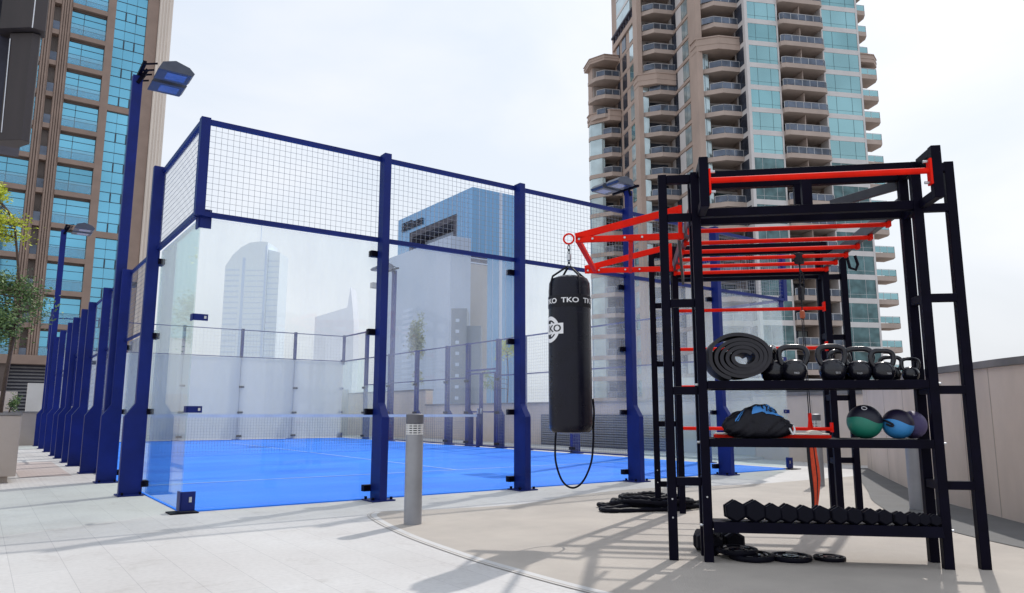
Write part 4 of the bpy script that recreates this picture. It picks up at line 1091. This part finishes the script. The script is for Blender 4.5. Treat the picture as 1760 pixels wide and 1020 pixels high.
    # D
    if z < 59:
        if z < 49: MB().prism([(-15.9,24.5),(-15.9,23.8),(-14.4,22.3),(-13.9,22.3),(-13.9,24.5)],z+.13,z+2.78).build('window','glass_pale',RT); g3 = -14.3
        else: g3 = -15.3
        Rp(-15.1,-11.4,24.2,24.59,z+.12,z+2.75,'recess_wall','recess'); Rp(-13.6,-12.0,24.1,24.19,z+.14,z+2.4,'balcony_door','glass_dark')
        bo = balc([(-16.0,24.58),(-16.0,23.7),(g3+.0,22.1),(g3+1.2,21.1),(-11.45,21.1),(-11.45,24.58)], z)
        railing(bo, [(g3+.1,22.1),(g3+1.25,21.17),(-11.5,21.17)], z+.12)
# heavy cornices
def corn(pts, z, h=1.6):
    cx = sum(p[0] for p in pts)/len(pts); cy = sum(p[1] for p in pts)/len(pts)
    b = MB()
    for i, (s_, z0, z1) in enumerate(((1.0,z,z+h*.4),(1.03,z+h*.4+.01,z+h*.62),(1.0,z+h*.62+.01,z+h*.9),(1.06,z+h*.9+.01,z+h))):
        b.prism([(cx+(x-cx)*s_, cy+(y-cy)*s_) for x,y in pts], z0, z1)
    b.build('cornice', 'tower', RT)
corn([(-6.1,4.9),(-6.1,3.1),(-3.3,1.6),(-.03,1.6),(-.03,4.9)], 52.6, 2.0)
corn([(-11.7,13.9),(-11.7,12.0),(-9.2,10.6),(-5.95,10.6),(-5.95,13.9)], 50.9, 1.9)
corn([(-16.0,25),(-16.0,23.6),(-13.4,20.9),(-11.4,20.9),(-11.4,25)], 48.9, 1.9)
corn([(18.06,.2),(20.4,.2),(21.9,1.6),(21.9,4),(18.06,4)], 51.9, 1.3)
corn([(-15.9,27),(-15.9,23.6),(-14.0,21.4),(-11.31,21.4),(-11.31,27)], 59.7, 1.0)
Rp(-11.62,-10.95,14.0,24.2,62.62,63.6,'roof_parapet','tower'); 
rr_ = MB()
for i in range(8): y = 14.6+1.3*i; rr_.box(-11.5,-11.2,y,y+.2,63.61,64.9)
rr_.box(-11.75,-10.9,14.0,24.3,64.9,65.2); rr_.build('roof_pergola', 'dkbld', RT)
Rp(-11.5,-10.91,15.5,22,65.3,TZ,'setback_glazing','glass_pale')
fr = MB()
for i in range(4): z = 67.5+3.0*i; fr.box(-11.56,-11.501,15.5,22,z,z+.5)
fr.build('setback_band', 'band', RT)
Rp(-13,24,-2.2,.0-.8,0,1.5,'podium','band'); Rp(-13,24,-2.6,-.9,4.2,5.4,'podium_canopy','band'); Rp(-13,24,-1.5,-.9,1.51,4.19,'podium_glazing','glass_dark')

# ------------------------------------------------------------------ blue building, pale block, hazy towers
bb_ = thing('glass_office_building', 'blue glass office building with rooftop lettering seen through the court mesh', 'building', (78.8,118.9,0))
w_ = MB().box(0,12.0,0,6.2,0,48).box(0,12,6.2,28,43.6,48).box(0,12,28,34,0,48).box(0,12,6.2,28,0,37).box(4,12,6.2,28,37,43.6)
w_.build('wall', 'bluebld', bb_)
MB().box(-.03,3.9,6.3,7.6,37,43.5).box(-.03,3.9,26.6,27.9,37,43.5).box(-.03,3.9,7.6,26.6,42.2,43.5).box(3.7,3.99,7.6,26.6,37,42.2).build('loggia_frame', 'dkbld', bb_)
MB().box(3.5,3.69,9.5,26.5,37,41.6).build('loggia_back', 'palebld', bb_)
vb = MB()
for i in range(1, 17): y = 34*i/17; vb.box(-.05,-.001,y-.05,y+.05,0 if y<6.2 or y>28 else 43.6,48)
for i in range(1, 7): x = 12*i/7; vb.box(x-.04,x+.04,-.05,-.001,0,48)
vb.box(6.9,7.6,-.09,-.051,0,48)
vb.build('mullion', 'haze1b', bb_)
sg = MB(); random.seed(5)
yy = 21.5
for gch in range(6):
    h_ = 1.6 if gch < 3 else 2.2
    sg.box(-.35,-.1,yy,yy+.18,44.4,44.4+h_); sg.box(-.35,-.1,yy+1.0,yy+1.18,44.4,44.4+h_*.8)
    for q in (.2,.55,.9): sg.box(-.35,-.1,yy-.1,yy+1.3,44.4+h_*q,44.4+h_*q+.14)
    yy += 1.75
sg.build('rooftop_lettering', 'dkbld', bb_)
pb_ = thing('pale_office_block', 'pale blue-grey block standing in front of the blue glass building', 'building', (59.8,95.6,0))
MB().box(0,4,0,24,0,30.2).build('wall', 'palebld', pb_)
wn = MB()
for i in range(14): wn.box(-.04,-.001,13.0,16.6,6+1.0*i,6.5+1.0*i)
wn.build('window_strip', 'haze1b', pb_, kind=None)
MB().box(-1.0,-.1,24.2,25.0,0,24.5).box(-2.6,-.1,24.2,25.4,24.5,25.5).build('portal', 'white_wall', pb_)
br_ = thing('grey_brown_block', 'grey-brown building with dark top storey beside the pale block', 'building', (64.0,98.5,0))
MB().box(-.1,5.1,.0,12,0,26.6).build('wall', 'brownbld', br_); MB().box(-.1,5.1,0.05,12,26.61,28.6).build('top_storey', 'dkbld', br_)
MB().box(-.1,5.1,-.05,.049,26.7,26.9).box(-.1,5.1,-.05,.049,27.6,27.75).box(-.1,5.1,-.05,.049,28.3,28.6).build('louvre', 'haze1b', br_)
mb_ = thing('dark_apartment_block', 'dark slim apartment block low behind the court glass', 'building', (44.6,69.6,0), RD(-36))
MB().box(0,1.9,0,5,0,13.7).box(1.9,3.6,.6,5,0,11.6).build('wall', 'midblk', mb_)
wn = MB()
for i in range(9):
    wn.box(.55,1.0,-.03,-.001,1.2+1.35*i,1.6+1.35*i)
wn.build('window', 'palebld', mb_)
# round-topped hazy tower
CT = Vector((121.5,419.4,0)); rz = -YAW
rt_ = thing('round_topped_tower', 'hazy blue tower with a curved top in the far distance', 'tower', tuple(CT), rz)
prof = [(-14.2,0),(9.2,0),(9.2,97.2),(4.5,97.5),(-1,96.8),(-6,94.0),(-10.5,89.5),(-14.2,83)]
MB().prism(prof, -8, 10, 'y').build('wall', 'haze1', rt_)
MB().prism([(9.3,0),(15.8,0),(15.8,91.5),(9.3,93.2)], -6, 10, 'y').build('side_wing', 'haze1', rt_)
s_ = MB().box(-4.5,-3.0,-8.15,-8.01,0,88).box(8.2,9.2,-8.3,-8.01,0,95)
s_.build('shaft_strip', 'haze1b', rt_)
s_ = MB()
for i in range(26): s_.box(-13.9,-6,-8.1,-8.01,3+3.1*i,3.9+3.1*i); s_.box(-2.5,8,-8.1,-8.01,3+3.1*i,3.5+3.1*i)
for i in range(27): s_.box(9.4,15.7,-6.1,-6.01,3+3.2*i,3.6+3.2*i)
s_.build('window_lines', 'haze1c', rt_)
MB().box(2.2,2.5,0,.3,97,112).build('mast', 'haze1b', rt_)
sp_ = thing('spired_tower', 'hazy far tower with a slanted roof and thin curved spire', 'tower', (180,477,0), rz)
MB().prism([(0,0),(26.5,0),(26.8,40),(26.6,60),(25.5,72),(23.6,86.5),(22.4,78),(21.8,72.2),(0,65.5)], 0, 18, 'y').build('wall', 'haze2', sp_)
